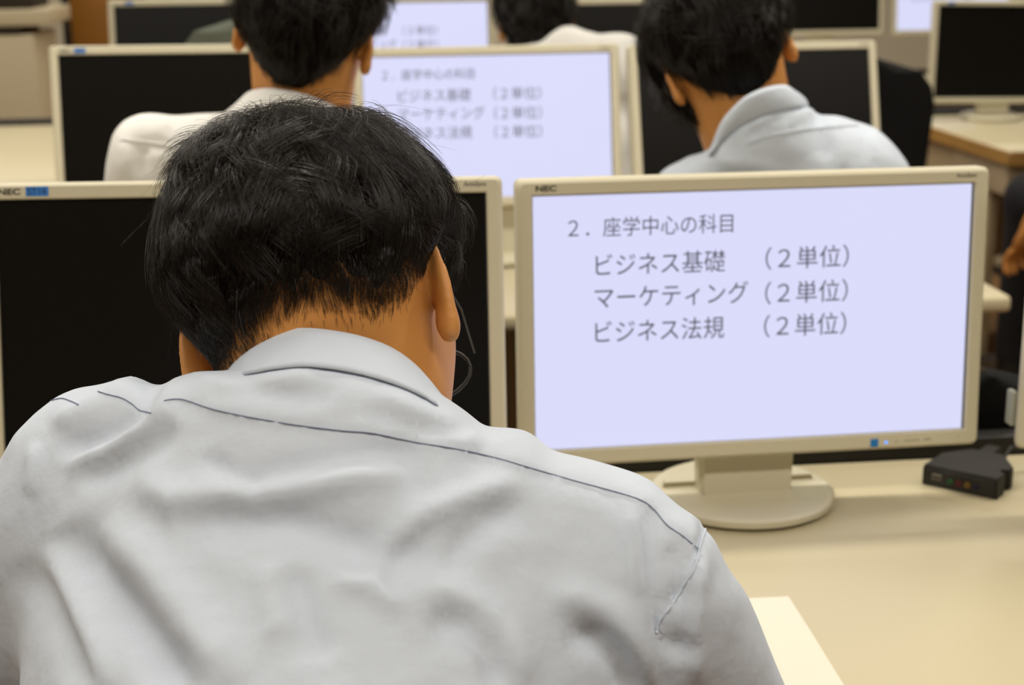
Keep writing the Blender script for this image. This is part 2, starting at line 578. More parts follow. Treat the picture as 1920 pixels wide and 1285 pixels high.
def at_mon(px_left, py_top, d, tilt=0.17):
    """panel position from the pixel of its upper outer left corner"""
    p = U(px_left, py_top, d)
    return p[0] + OW / 2, p[1] - OH * math.sin(tilt), p[2] - OH * math.cos(tilt)


x, y, z = at_mon(200, 0, 4.0)
monitor('switched-off third-row monitor with the grey chair back before it', x, y, z, 0.01, .17, 0.0, detail=False, sticker=True)
x, y, z = at_mon(565, -5, 4.0)
monitor('third-row lit monitor cut by the top edge beside the upright student head', x, y, z, 0.0, .17, 0.0, lit=True, detail=False)
x, y, z = at_mon(1064, -3, 3.9)
monitor('third-row switched-off monitor behind the white-shirted hunched student', x, y, z, 0.0, .17, 0.0, detail=False)
x, y, z = at_mon(1432, -75, 6.2, .1)
monitor('fourth-row switched-off monitor seen between the bowed head and the aisle', x, y, z, 0.0, .1, 0.0, detail=False)
x, y, z = at_mon(1677, -77, 6.2, .1)
monitor('fourth-row lit monitor partly covered by the dark aisle monitor', x, y, z, 0.0, .1, 0.0, lit=True, detail=False)
p = U(1740, 197, 5.03)
monitor('switched-off taller monitor on the oak-edged desk across the aisle', p[0] + .237, p[1], p[2], .0, .05, .02, sw=.437, sh=.300, detail=False, sticker=True)
p = U(1901, 842, 1.62)
rm = monitor('monitor at the picture edge past the lit one, only its shaded side showing', p[0] + .232, p[1] - .104, p[2], .42, .03, 0, dark=True, detail=False)  # darker plastic colour stands in for the shade on this monitor
bpy.context.view_layer.update()
cl = MB().box(-.003, .004, -.004, .012, -.019, .019, .002).build('side_clip', M_CREAM_D, rm)
cl.matrix_parent_inverse = rm.matrix_world.inverted()
cl.location = Vector(U(1899, 766, 1.625))


# ------------------------------------------------------------------ chairs
def make_chair(label, back, seat, loc, rz, group='office chairs', top=0.98):
    r = thing('office_chair', label, 'chair', loc, rz, group)
    # backrest: curved shell, wide with rounded shoulders
    nU, nV = 15, 11
    V, Fs = [], []
    for side in (0, 1):
        for j in range(nV):
            v = j / (nV - 1)
            zz = (top - 0.46) + 0.46 * v
            half = 0.215 * (1 - 0.10 * (1 - v)) * (math.sqrt(max(0.0, 1 - max(0.0, (v - 0.62) / 0.38) ** 2.6)) * 0.985 + 0.015)
            for i in range(nU):
                u = -1 + 2 * i / (nU - 1)
                x_ = half * u
                y_ = -0.215 + 0.05 * u * u - 0.055 * v + 0.02 * math.sin(v * 3) + (0.042 if side else 0.0) * math.sqrt(max(0, 1 - u ** 4 * 0.8)) * (1 - 0.5 * v ** 6)
                V.append((x_, y_, zz))
    N = nU * nV
    for side in (0, 1):
        for j in range(nV - 1):
            for i in range(nU - 1):
                a = side * N + j * nU + i
                Fs.append((a, a + 1, a + nU + 1, a + nU))
    for j in range(nV - 1):
        for i in (0, nU - 1):
            a = j * nU + i
            Fs.append((a, a + nU, a + nU + N, a + N))
    for i in range(nU - 1):
        for j in (0, nV - 1):
            a = j * nU + i
            Fs.append((a, a + 1, a + 1 + N, a + N))
    MB().add(V, Fs, True).build('backrest', back, r)
    MB().loft([[(sx * w, sy * dd + .02, zz) for sx, sy in ((-1, -.9), (-.9, -1), (.9, -1), (1, -.9), (1, .9), (.9, 1), (-.9, 1), (-1, .9))]
               for w, dd, zz in ((.19, .19, .40), (.225, .215, .415), (.23, .22, .45), (.215, .205, .468), (.16, .15, .474))], True, True, True).build('seat', seat, r)
    MB().tube([(0, .0, .40), (0, -.18, .39), (0, -.245, .43), (0, -.25, .62)], .02, 8).build('back_support', M_BLACK, r)
    MB().lathe([(.028, .085), (.028, .24), (.02, .24), (.02, .41)], 14).build('gas_column', M_BLACK, r)
    MB().lathe([(.05, .065), (.05, .1), (.03, .11)], 16).build('hub', M_BLACK, r)
    for k in range(5):
        a = 2 * math.pi * k / 5 + .3
        ca, sa = math.cos(a), math.sin(a)
        lg = MB().tube([(ca * .03, sa * .03, .085), (ca * .27, sa * .27, .066)], [.024, .016], 8).build('leg', M_BLACK, r)
        w = MB()
        for s in (-.013, .013):
            w.tube([(ca * .27 - sa * (s - .008), sa * .27 + ca * (s - .008), .027), (ca * .27 - sa * (s + .008), sa * .27 + ca * (s + .008), .027)], .027, 14)
        w.tube([(ca * .27, sa * .27, .02), (ca * .27, sa * .27, .07)], .006, 6)
        w.build('caster', M_BLACK, lg)
    return r


make_chair('empty black chair in the aisle beside the bowed student second-row monitor', M_FABRIC_BLACK, M_FABRIC_BLUE, (1.44, 4.32, 0), -.1, top=.985)
make_chair('grey-green chair back before the third-row dark monitor', M_FABRIC_GREY, M_FABRIC_GREY, (-.19, 3.86, 0), 0.0, top=1.15)

# ------------------------------------------------------------------ small things on the desk
# breakout box
A = onz(1729, 908, DZ); Bp = onz(1869, 938, DZ); Cp = onz(1899, 913, DZ)
ex = (Bp - A); wlen = np.linalg.norm(ex); ang = math.atan2(ex[1], ex[0])
dep = 0.085
hub = thing('connector_box', 'black connector box with coloured jacks behind the monitor foot', 'connector box', (A + ex / 2 + np.array([0, 0, .001])), ang)
hw = wlen / 2
hh = 0.023
bx_ = MB()
prof = [(-hw, 0), (hw, 0), (hw, .022), (hw - .008, .026), (hw - .008, .034), (hw, .038), (hw * .98, .05), (hw * .45, dep), (-hw * .45, dep), (-hw * .98, .05)]
bx_.loft([[(px_, py_, 0.0) for px_, py_ in prof], [(px_, py_, hh - .003) for px_, py_ in prof], [(px_ * .97, .002 + py_ * .96, hh) for px_, py_ in prof]])
bx_.build('case', M_BLACKTOP, hub)
MB().box(-hw + .003, hw - .003, -.0012, .0005, .0012, hh - .004, .0005, 1).build('front_plate', M_BLACK, hub)
up = MB().box(-hw * .74, -hw * .48, -.002, 0, .008, .015, .0005, 1).build('usb_port', M_PC, hub)
MB().box(-hw * .71, -hw * .50, -.0025, -.0015, .010, .0125).build('usb_tongue', M_CAB_D, up)
for fx, colr in ((-.24, (0.02, 0.13, 0.02)), (-.02, (0.16, 0.008, 0.012)), (.22, (0.30, 0.16, 0.008)), (.44, (0.005, 0.008, 0.05))):
    jm = mat('jack_%d' % int(fx * 100), colr, .45, .4, noise=.2, nscale=300)
    j = MB().lathe([(.0019, 0), (.0031, 0), (.0031, .0016), (.0027, .002), (.0019, .0018), (.0017, .0006)], 16).build('jack', jm, hub)
    j.location = (fx * hw, -.0008, .0095)
    j.rotation_euler = (math.pi / 2, 0, 0)
    h_ = MB().lathe([(.0001, .0006), (.0019, .0006), (.0019, .0007)], 12).build('jack_hole', M_EDGE, j)
MB().tube([(hw * .45, dep - .01, hh * .7), (hw * .5, dep + .012, hh + .006), (hw * .8, dep + .03, hh + .004), (hw * 1.05, dep + .045, .012), (hw * .9, dep + .075, .004)], .0022, 8).build('cable', M_BLACK, hub)
tip = MB().box(-hw * .35, hw * .10, dep - .01, dep + .035, .0, hh - .002, .004).build('rear_plug', M_BLACKTOP, hub)

# paper sheets on the desk
c0, c1 = onz(1405, 1122, DZ), onz(1478, 1123, DZ)
c2 = onz(1580, 1285, DZ)
e1 = (c2 - c1); e1 /= np.linalg.norm(e1)
e0 = np.array([e1[1], -e1[0], 0.0])
if e0 @ (c0 - c1) < 0:
    e0 = -e0
pp = [c1, c1 + e1 * .257, c1 + e1 * .257 + e0 * .182, c1 + e0 * .182]
ctr = sum(pp) / 4
sheet = MB()
n_ = 8
for zz in (0,):
    V = []
    for k, zt in ((0, .0006), (1, .0024)):
        for i in range(n_ + 1):
            for j in range(n_ + 1):
                q = c1 + e1 * .257 * i / n_ + e0 * .182 * j / n_ - ctr
                V.append((q[0], q[1], zt + .0006 * math.sin(i * .8) * (k)))
    Fs = []
    NN = (n_ + 1) ** 2
    for k in (0, 1):
        for i in range(n_):
            for j in range(n_):
                a = k * NN + i * (n_ + 1) + j
                Fs.append((a, a + 1, a + n_ + 2, a + n_ + 1))
    for i in range(n_):
        for a, b_ in ((i, i + 1), (n_ * (n_ + 1) + i, n_ * (n_ + 1) + i + 1), (i * (n_ + 1), (i + 1) * (n_ + 1)), (i * (n_ + 1) + n_, (i + 1) * (n_ + 1) + n_)):
            Fs.append((a, b_, b_ + NN, a + NN))
    sheet.add(V, Fs)
o = sheet.build('paper_booklet', M_PAPER)
o.location = (ctr[0], ctr[1], DZ)
tag(o, 'white paper booklet on the desk beside the front student arm', 'paper')

# ------------------------------------------------------------------ background furniture at upper left
q = U(45, 130, 6.25)
cb = thing('steel_cabinet', 'beige steel cabinet with a dark slot in the far corner beyond the empty desk', 'cabinet', (q[0] - .30, q[1], 0))
t0 = U(45, 64, 6.25)[2]
MB().box(-.55, .35, 0, .5, 0, t0, .006).build('body', M_CAB, cb)
MB().box(-.55, .30, -.004, .4, t0, t0 + .035, .002).build('slot', M_CAB_D, cb)
MB().box(-.56, .42, -.02, .5, t0 + .035, t0 + .10, .006).build('top_shelf', M_CAB, cb)
MB().box(-.56, .10, -.01, .4, t0 + .10, 1.9, .006).build('upper_unit', M_WALL, cb)
MB().box(.10, .34, .08, .45, t0 + .10, t0 + .30, .004).build('recess_shade', M_CAB_D, cb)  # solid dark block painted as the shade of a recess above the shelf
q2 = U(172, 60, 6.9)
wc = thing('wooden_cabinet', 'orange-brown wooden cabinet behind the third-row dark monitor', 'cabinet', (q2[0], q2[1], 0))
MB().box(-.09, .20, 0, .45, 0, 1.7, .004).build('body', M_BROWN, wc)
MB().box(-.125, -.09, -.01, .45, 0, 1.7, .003).build('side_post', M_CAB_D, wc)
MB().box(.03, .07, -.012, 0, 1.28, 1.33, .003).build('handle', M_PAPER, wc)

# grey computer on the floor shelf across the aisle
q = onz(1872, 478, 0.12)
pc = thing('computer_case', 'grey computer case standing under the oak-edged desk', 'computer', (2.66, 5.45, 0))
MB().box(-.09, .09, 0, .2, .075, .245, .006).build('case', M_PC, pc)
MB().box(-.08, .08, -.012, 0, .085, .235, .004).build('front_panel', M_CREAM_D, pc)
MB().box(-.085, -.05, -.016, -.01, .085, .235, .002).build('front_strip', M_METAL, pc)
MB().box(-.13, .13, -.03, .22, .03, .075, .006).build('stand', M_CREAM, pc)
MB().box(-.14, .14, -.04, .23, 0, .03, .004).build('foot', M_BLACK, pc)

# ------------------------------------------------------------------ implicit-surface tools for bodies
def ell(P, c, r, A=None):
    q = P - np.asarray(c, dtype=P.dtype)
    if A is not None:
        q = q @ np.asarray(A, dtype=P.dtype)
    r = np.asarray(r, dtype=P.dtype)
    k0 = np.sqrt(((q / r) ** 2).sum(-1)) + 1e-9
    k1 = np.sqrt(((q / (r * r)) ** 2).sum(-1)) + 1e-9
    return k0 * (k0 - 1) / k1


def cap(P, a, b, ra, rb):
    a = np.asarray(a, dtype=P.dtype)
    b = np.asarray(b, dtype=P.dtype)
    ab = b - a
    t = np.clip(((P - a) @ ab) / (ab @ ab), 0, 1)
    return np.sqrt(((P - a - t[..., None] * ab) ** 2).sum(-1)) - (ra + (rb - ra) * t)


def smin(a, b, k):
    h = np.clip(0.5 + 0.5 * (b - a) / k, 0, 1)
    return b + (a - b) * h - k * h * (1 - h)


def smax(a, b, k):
    return -smin(-a, -b, k)


def nets(fn, lo, hi, h):
    """surface-nets mesh of fn<0 inside the box"""
    lo = np.asarray(lo, float)
    hi = np.asarray(hi, float)
    n = np.ceil((hi - lo) / h).astype(int) + 1
    ax = [(lo[i] + h * np.arange(n[i])).astype(np.float32) for i in range(3)]
    D = np.empty(n, dtype=np.float32)
    for i in range(n[0]):
        yy, zz = np.meshgrid(ax[1], ax[2], indexing='ij')
        P = np.stack([np.full_like(yy, ax[0][i]), yy, zz], -1)
        D[i] = fn(P)
    D[0], D[-1] = 1, 1
    D[:, 0], D[:, -1] = 1, 1
    D[:, :, 0], D[:, :, -1] = 1, 1
    neg = D < 0

    def cs(A, o):
        return A[o[0]:A.shape[0] - 1 + o[0], o[1]:A.shape[1] - 1 + o[1], o[2]:A.shape[2] - 1 + o[2]]
    cor = [(i, j, k) for i in (0, 1) for j in (0, 1) for k in (0, 1)]
    s = sum(cs(neg, o).astype(np.int8) for o in cor)
    act = (s > 0) & (s < 8)
    ii = np.argwhere(act)
    idx = np.full(act.shape, -1, dtype=np.int32)
    idx[act] = np.arange(len(ii))
    acc = np.zeros((len(ii), 3))
    cnt = np.zeros(len(ii))
    for a in cor:
        for d in range(3):
            if a[d] == 0:
                b = list(a)
                b[d] = 1
                va = D[ii[:, 0] + a[0], ii[:, 1] + a[1], ii[:, 2] + a[2]]
                vb = D[ii[:, 0] + b[0], ii[:, 1] + b[1], ii[:, 2] + b[2]]
                m = (va < 0) != (vb < 0)
                t = np.where(m, va / np.where(m, va - vb, 1), 0)
                p = np.array(a, float)[None, :].repeat(len(ii), 0)
                p[:, d] += t
                acc[m] += p[m]
                cnt[m] += 1
    V = lo + (ii + acc / cnt[:, None]) * h
    Fs = []
    for d in range(3):
        o1, o2 = (d + 1) % 3, (d + 2) % 3
        A = np.moveaxis(neg, (d, o1, o2), (0, 1, 2))
        I = np.moveaxis(idx, (d, o1, o2), (0, 1, 2))
        ch = A[:-1, 1:-1, 1:-1] != A[1:, 1:-1, 1:-1]
        e = np.argwhere(ch)
        i, j, k = e[:, 0], e[:, 1] + 1, e[:, 2] + 1
        q = np.stack([I[i, j - 1, k - 1], I[i, j, k - 1], I[i, j, k], I[i, j - 1, k]], -1)
        fl = ~A[i, j, k]
        q[fl] = q[fl][:, ::-1]
        Fs.append(q)
    return V, np.concatenate(Fs)


def vnormals(V, Fq):
    a, b, c, d = (V[Fq[:, i]] for i in range(4))
    fn = np.cross(c - a, d - b)
    N = np.zeros_like(V)
    for i in range(4):
        np.add.at(N, Fq[:, i], fn)
    return N / (np.linalg.norm(N, axis=1, keepdims=True) + 1e-12)


def vsmooth(V, Fq, it=3, lam=0.5):
    E = np.concatenate([Fq[:, [0, 1]], Fq[:, [1, 2]], Fq[:, [2, 3]], Fq[:, [3, 0]]])
    cnt = np.zeros(len(V))
    np.add.at(cnt, E[:, 0], 1)
    np.add.at(cnt, E[:, 1], 1)
    for _ in range(it):
        S = np.zeros_like(V)
        np.add.at(S, E[:, 0], V[E[:, 1]])
        np.add.at(S, E[:, 1], V[E[:, 0]])
        V = V + lam * (S / cnt[:, None] - V)
    return V


def seg_dist(x, y, pts):
    best = np.full(np.shape(x), 1e9)
    tt = np.zeros(np.shape(x))
    L = [0.0]
    for i in range(len(pts) - 1):
        L.append(L[-1] + math.hypot(pts[i + 1][0] - pts[i][0], pts[i + 1][1] - pts[i][1]))
    for i in range(len(pts) - 1):
        ax, ay = pts[i][:2]
        bx, by = pts[i + 1][:2]
        dx, dy = bx - ax, by - ay
        t = np.clip(((x - ax) * dx + (y - ay) * dy) / (dx * dx + dy * dy), 0, 1)
        d = np.hypot(x - ax - t * dx, y - ay - t * dy)
        m = d < best
        best = np.where(m, d, best)
        tt = np.where(m, (L[i] + t * (L[i + 1] - L[i])) / L[-1], tt)
    return best, tt


class Outline:
    """signed pixel distance to a closed outline, as a lookup table"""

    def __init__(self, pts, step=5.0, pad=120):
        p = np.array(pts, float)
        self.lo = p.min(0) - pad
        self.step = step
        n = np.ceil((p.max(0) + pad - self.lo) / step).astype(int) + 2
        X, Y = np.meshgrid(self.lo[0] + step * np.arange(n[0]), self.lo[1] + step * np.arange(n[1]), indexing='ij')
        d, _ = seg_dist(X, Y, list(pts) + [pts[0]])
        ins = np.zeros(X.shape, bool)
        for i in range(len(pts)):
            x0, y0 = pts[i]
            x1, y1 = pts[(i + 1) % len(pts)]
            c = ((y0 > Y) != (y1 > Y))
            xi = x0 + (Y - y0) / ((y1 - y0) if y1 != y0 else 1e-9) * (x1 - x0)
            ins ^= c & (X < xi)
        self.T = np.where(ins, -d, d)

    def __call__(self, P):
        q = (P - CAM) @ RC
        d = np.maximum(-q[..., 2], 0.05)
        u = (IW / 2 + F * q[..., 0] / d - self.lo[0]) / self.step
        v = (IH / 2 - F * q[..., 1] / d - self.lo[1]) / self.step
        u = np.clip(u, 0, self.T.shape[0] - 1.001)
        v = np.clip(v, 0, self.T.shape[1] - 1.001)
        i, j = u.astype(int), v.astype(int)
        fu, fv = u - i, v - j
        T = self.T
        r = (T[i, j] * (1 - fu) + T[i + 1, j] * fu) * (1 - fv) + (T[i, j + 1] * (1 - fu) + T[i + 1, j + 1] * fu) * fv
        return (r * d / F).astype(P.dtype)


def unit(v):
    v = np.asarray(v, float)
    return v / np.linalg.norm(v)


def sstep(a, b, x):
    t = np.clip((x - a) / (b - a), 0, 1)
    return t * t * (3 - 2 * t)


# ------------------------------------------------------------------ heads
class Head:
    """local axes: x to the person's right ear, y to the face, z to the crown; bow, turn and tilt are given relative to the lens axis"""

    def __init__(self, c, bow, turn, tilt, neck, s=1.0, line=None, thick=.022, neck_r=.054, nape=-.085, line_l=None, jw=1.0, cap_off=0.0, capk=.7):
        self.c = np.asarray(c, float)
        base = np.array([[1, 0, 0], [0, 0, 1], [0, -1, 0]], float)      # columns: x, y(face)->-z cam, z->y cam
        base = np.stack([np.array([1., 0, 0]), np.array([0., 0, -1]), np.array([0., 1, 0])], 1)
        b, t, r = math.radians(bow), math.radians(turn), math.radians(tilt)
        # bow about the camera's x, turn about its y (positive to image left), tilt about its z (counter-clockwise)
        self.A = RC @ RZ(r) @ RY(t) @ RX(-b) @ base
        self.s = s
        self.jw = jw
        self.cap_off, self.capk = cap_off, capk
        self.neck = np.asarray(neck, float)
        self.neck_r = neck_r
        self.thick = thick
        self.line = line or [(0, nape), (.45, nape + .004), (.85, nape + .032), (1.15, -.040), (1.40, -.004), (1.62, .006), (1.80, -.012), (1.98, -.03), (2.15, .02), (2.4, .05), (3.15, .06)]
        self.line_l = line_l or self.line
        self.bumps = []

    def loc(self, P):
        return ((P - self.c.astype(P.dtype)) @ self.A.astype(P.dtype)) / P.dtype.type(self.s)

    def w(self, q):
        return self.c + self.A @ (np.asarray(q, float) * self.s)

    def skull(self, q):
        d = ell(q, (0, -.004, .004), (.0765, .097, .090))
        d = smin(d, ell(q, (0, .040, -.070), (.056 * self.jw, .060, .066)), .035)
        d = smin(d, ell(q, (0, .052, -.028), (.060 * self.jw, .046, .068)), .02)
        return d

    def neckd(self, q):
        nb = ((self.neck - self.c) @ self.A) / self.s
        return cap(q, (0, -.012, -.055), nb, self.neck_r, self.neck_r * 1.1)

    def skin(self, P):
        q = self.loc(P)
        d = self.skull(q)
        d = smin(d, cap(q, (0, .096, -.012), (0, .113, -.046), .007, .011), .012)
        for sx in (-1, 1):
            d = smax(d, -ell(q, (sx * .030, .104, -.006), (.016, .012, .010)), .01)
            d = smin(d, ell(q, (sx * .030, .088, -.008), (.0125, .0125, .0125)), .004)
        d = smin(d, ell(q, (0, .094, -.080), (.022, .010, .009)), .01)
        d = smin(d, self.neckd(q), .03)
        for sx in (-1, 1):
            ey = np.array([sx * .45, -.88, 0.05])
            ey /= np.linalg.norm(ey)
            ez = unit(np.array([0, -.16, 1.0]) - ey * (np.array([0, -.16, 1.0]) @ ey))
            exx = np.cross(ey, ez) * (1 if sx > 0 else -1)
            if exx[0] * sx < 0:
                exx = -exx
            A = np.stack([exx, ey, ez], 1)
            c = np.array([sx * .0765, .006, -.030]) + ey * .011
            e = ell(q, c, (.0054, .0135, .0320), A)
            e = smax(e, -ell(q, c + exx * .0060 - ey * .003 + ez * .006, (.0046, .0090, .019), A), .003)
            e = smax(e, -ell(q, c + exx * .0050 + ey * .006 + ez * .017, (.0032, .0042, .0085), A), .002)
            e = smin(e, ell(q, c - ez * .024 - ey * .004, (.0065, .010, .011), A), .006)
            d = smin(d, e, .007)
        return d * np.float32(self.s)

    def thickness(self, q, cap_off=0.0):
        az = np.arctan2(np.abs(q[..., 0]), -q[..., 1])
        zh = np.where(q[..., 0] > 0, np.interp(az, [a for a, _ in self.line], [b for _, b in self.line]), np.interp(az, [a for a, _ in self.line_l], [b for _, b in self.line_l]))
        hgt = q[..., 2] - zh - cap_off
        T = self.thick * sstep(-.004, .062, hgt) + .0012
        for c, rad, k in self.bumps:
            T = T * (1 + k * np.exp(-((q - np.asarray(c)) ** 2).sum(-1) / rad ** 2))
        return np.where(hgt < 0, -.004 + np.maximum(hgt, -.2) * .3, T)

    def scalp(self, q):
        return smin(self.skull(q), self.neckd(q), .03)

    def hair(self, P):
        q = self.loc(P)
        az = np.arctan2(q[..., 0], -q[..., 1])
        jag = .004 * np.sin(az * 29) + .003 * np.sin(az * 53 + 1) + .003 * np.sin(az * 11 + 2)
        return ((self.scalp(q) - self.thickness(q, self.cap_off + jag * (self.cap_off > 0)) * self.capk) * self.s).astype(np.float32)

    def box(self, pad=.15):
        return self.c - pad, self.c + pad


def grow_hair(H, count, whorl, seed, length=.055, steps=7, rad=.00020, lift=1.0, clumps=700, swirl=.35, stray=0, nape_len=.010, gravity=0.0, hang=.85, fade=.006, V=None, Fq=None):
    """strand tubes rooted on the scalp, in head-local coordinates, flowing away from the crown"""
    rng = np.random.default_rng(seed)
    g = rng.normal(size=(count * 3, 3))
    g /= np.linalg.norm(g, axis=1, keepdims=True)
    q = g * np.array([.0765, .097, .090]) + np.array([0, -.004, .004])
    low = g[:, 2] < -.2
    q[low, 2] -= rng.random(low.sum()) * .03

    def grad(q):
        e = 1e-3
        d0 = H.scalp(q)
        G = np.stack([H.scalp(q + np.eye(3)[i] * e) - d0 for i in range(3)], -1)
        return d0, G / (np.linalg.norm(G, axis=1, keepdims=True) + 1e-9)
    for _ in range(4):
        d0, n = grad(q)
        q = q - n * d0[:, None]
    T = H.thickness(q)
    a_ = np.arctan2(np.abs(q[:, 0]), -q[:, 1])
    hg = q[:, 2] - np.where(q[:, 0] > 0, np.interp(a_, *zip(*H.line)), np.interp(a_, *zip(*H.line_l)))
    keep = rng.random(len(q)) < sstep(-fade * .35, fade, hg + .004 * rng.normal(size=len(q)))
    q = q[keep][:count]
    count = len(q)
    T = np.maximum(H.thickness(q), .0008)
    cc = q[rng.integers(0, count, clumps)]
    best = np.full(count, 1e9)
    cid = np.zeros(count, int)
    for i in range(0, clumps, 100):
        dd = ((q[:, None, :] - cc[None, i:i + 100, :]) ** 2).sum(-1)
        j = dd.argmin(1)
        m = dd[np.arange(count), j] < best
        best[m] = dd[np.arange(count), j][m]
        cid[m] = j[m] + i
    cn = rng.normal(size=(clumps, 3))
    ch = rng.normal(size=clumps)
    wp = np.asarray(whorl, float)
    rel = np.clip(T / H.thick, 0.02, 1.2)
    Ls = (nape_len + (length - nape_len) * sstep(.15, .95, rel)) * (0.75 + .5 * rng.random(count))
    az0 = np.arctan2(np.abs(q[:, 0]), -q[:, 1])
    zl = np.where(q[:, 0] > 0, np.interp(az0, *zip(*H.line)), np.interp(az0, *zip(*H.line_l)))
    Ls = np.minimum(Ls, .005 + hang * np.maximum(q[:, 2] - zl, 0) * (.8 + .4 * rng.random(count)))
    layer = .45 + .65 * rng.random(count) ** .7
    down = (np.array([0, 0, -1.0]) @ H.A)
    pts = [q.copy()]
    p = q.copy()
    seg = Ls / steps
    for j in range(1, steps + 1):
        d0, n = grad(p)
        v = p - wp
        dist = np.linalg.norm(v, axis=1, keepdims=True)
        f = v / (dist + 1e-6) + swirl * np.cross(n, v / (dist + 1e-6)) * np.exp(-dist / .05) + gravity * down
        f = f + (.12 + .24 * rel[:, None]) * cn[cid] + .10 * rng.normal(size=(count, 3)) * (1 if j == 1 else 0)
        f -= n * (f * n).sum(1, keepdims=True)
        f /= np.linalg.norm(f, axis=1, keepdims=True) + 1e-6
        t = j / steps
        Th = np.maximum(H.thickness(p), .0006)
        ht = Th * lift * layer * (1 - math.exp(-3.5 * t)) * (1 + .16 * ch[cid]) + .0015 * (1 - layer) * 0
        pn = p + f * seg[:, None]
        d1, n1 = grad(pn)
        pn = pn + n1 * (np.maximum(ht, .0004) - d1)[:, None]
        pts.append(pn)
        p = pn
    P = np.stack(pts, 1)
    if stray:
        k = rng.integers(0, count, stray)
        S = P[k].copy()
        _, n = grad(S[:, 0])
        amp = (.004 + .012 * rng.random(stray) ** 2)[:, None]
        dirn = n * amp + rng.normal(size=(stray, 3)) * amp * .5
        tt = np.linspace(0, 1, steps + 1) ** 1.5
        S = S + dirn[:, None, :] * tt[None, :, None]
        P = np.concatenate([P, S])
        count = len(P)
    R = np.linspace(1, .35, steps + 1) * rad
    rk = .7 + .3 * np.clip(rel, 0, 1)
    rk = np.concatenate([rk, np.full(count - len(rk), .6)])
    # three-sided tubes
    tg = np.gradient(P, axis=1)
    tg /= np.linalg.norm(tg, axis=2, keepdims=True) + 1e-9
    ref = np.where(np.abs(tg[..., 2:3]) < .8, np.array([0, 0, 1.0]), np.array([1.0, 0, 0]))
    s1 = np.cross(tg, ref)
    s1 /= np.linalg.norm(s1, axis=2, keepdims=True) + 1e-9
    s2 = np.cross(tg, s1)
    ring = []
    for k in range(3):
        a = 2 * math.pi * k / 3
        ring.append(P + (s1 * math.cos(a) + s2 * math.sin(a)) * R[None, :, None] * rk[:, None, None])
    X = np.stack(ring, 2)                                     # count, steps+1, 3, xyz
    m = steps + 1
    base = (np.arange(count) * m * 3)[:, None, None]
    i = np.arange(steps)[None, :, None] * 3
    k = np.arange(3)[None, None, :]
    k2 = (k + 1) % 3
    Fs = np.stack(np.broadcast_arrays(base + i + k, base + i + k2, base + i + 3 + k2, base + i + 3 + k), -1).reshape(-1, 4)
    W = H.c + (X.reshape(-1, 3) * H.s) @ H.A.T
    return W, Fs


def catmull(P, n, closed=True):
    P = np.asarray(P, float)
    m = len(P)
    out = []
    for t in np.linspace(0, m if closed else m - 1, n, endpoint=not closed):
        i = int(math.floor(t))
        f = t - i
        if closed:
            a, b, c, d = P[(i - 1) % m], P[i % m], P[(i + 1) % m], P[(i + 2) % m]
        else:
            i = min(i, m - 2)
            f = t - i
            a, b, c, d = P[max(i - 1, 0)], P[i], P[i + 1], P[min(i + 2, m - 1)]
        out.append(.5 * (2 * b + (c - a) * f + (2 * a - 5 * b + 4 * c - d) * f * f + (3 * b - a - 3 * c + d) * f ** 3))
    return np.array(out)


def snap(bot, V, Fq, k, off=.004):
    """lay the first k points of a collar's lower edge on the cloth below them"""
    bvh = BVHTree.FromPolygons([tuple(v) for v in V], [tuple(int(i) for i in f) for f in Fq])
    out = []
    for i, (a, b, d) in enumerate(bot):
        if 0 < i < k - 1:
            v = RC @ np.array([a - IW / 2, -(b - IH / 2), -F])
            h = bvh.ray_cast(Vector(CAM), Vector(v / np.linalg.norm(v)))
            if h[0] is not None:
                d = min(max(PIX(np.array(h[0]))[2] - off, d - .07), d + .05)
        out.append((a, b, d))
    return out


def collar_mesh(top, bot, n=90, rows=7, th=.0016, bulge=.004):
    """closed fold-over collar band between two loops of (pixel x, pixel y, depth)"""
    T = catmull([U(*p) for p in top], n)
    B = catmull([U(*p) for p in bot], n)
    c = T.mean(0)
    V = []
    for side in (0, 1):
        for j in range(rows):
            t = j / (rows - 1)
            L = T * (1 - t) + B * t
            out = L - c
            out /= np.linalg.norm(out, axis=1, keepdims=True)
            L = L + out * (bulge * math.sin(math.pi * t) - side * th * (0.4 + .6 * math.sin(math.pi * min(t + .15, 1))))
            V.append(L)
    V = np.concatenate(V)
    Fs = []
    N = n * rows
    for j in range(rows - 1):
        for i in range(n):
            a, b = j * n + i, j * n + (i + 1) % n
            Fs.append((a, b, b + n, a + n))
            Fs.append((a + N, a + n + N, b + n + N, b + N))
    for i in range(n):
        a, b = i, (i + 1) % n
        Fs.append((b, a, a + N, b + N))
        a, b = (rows - 1) * n + i, (rows - 1) * n + (i + 1) % n
        Fs.append((a, b, b + N, a + N))
    return mesh_from(V, np.array(Fs), True)


def relax(V, Fq, root):
    return V - np.asarray(root)


def place(name, V, Fq, m, par, root, smooth=True):
    return link(name, mesh_from(V - np.asarray(root), Fq, smooth), m, par)


def shift_mesh(me, root):
    n = len(me.vertices)
    co = np.zeros(n * 3, dtype=np.float32)
    me.vertices.foreach_get('co', co)
    me.vertices.foreach_set('co', (co.reshape(-1, 3) - np.asarray(root, dtype=np.float32)).ravel())
    me.update()
    return me


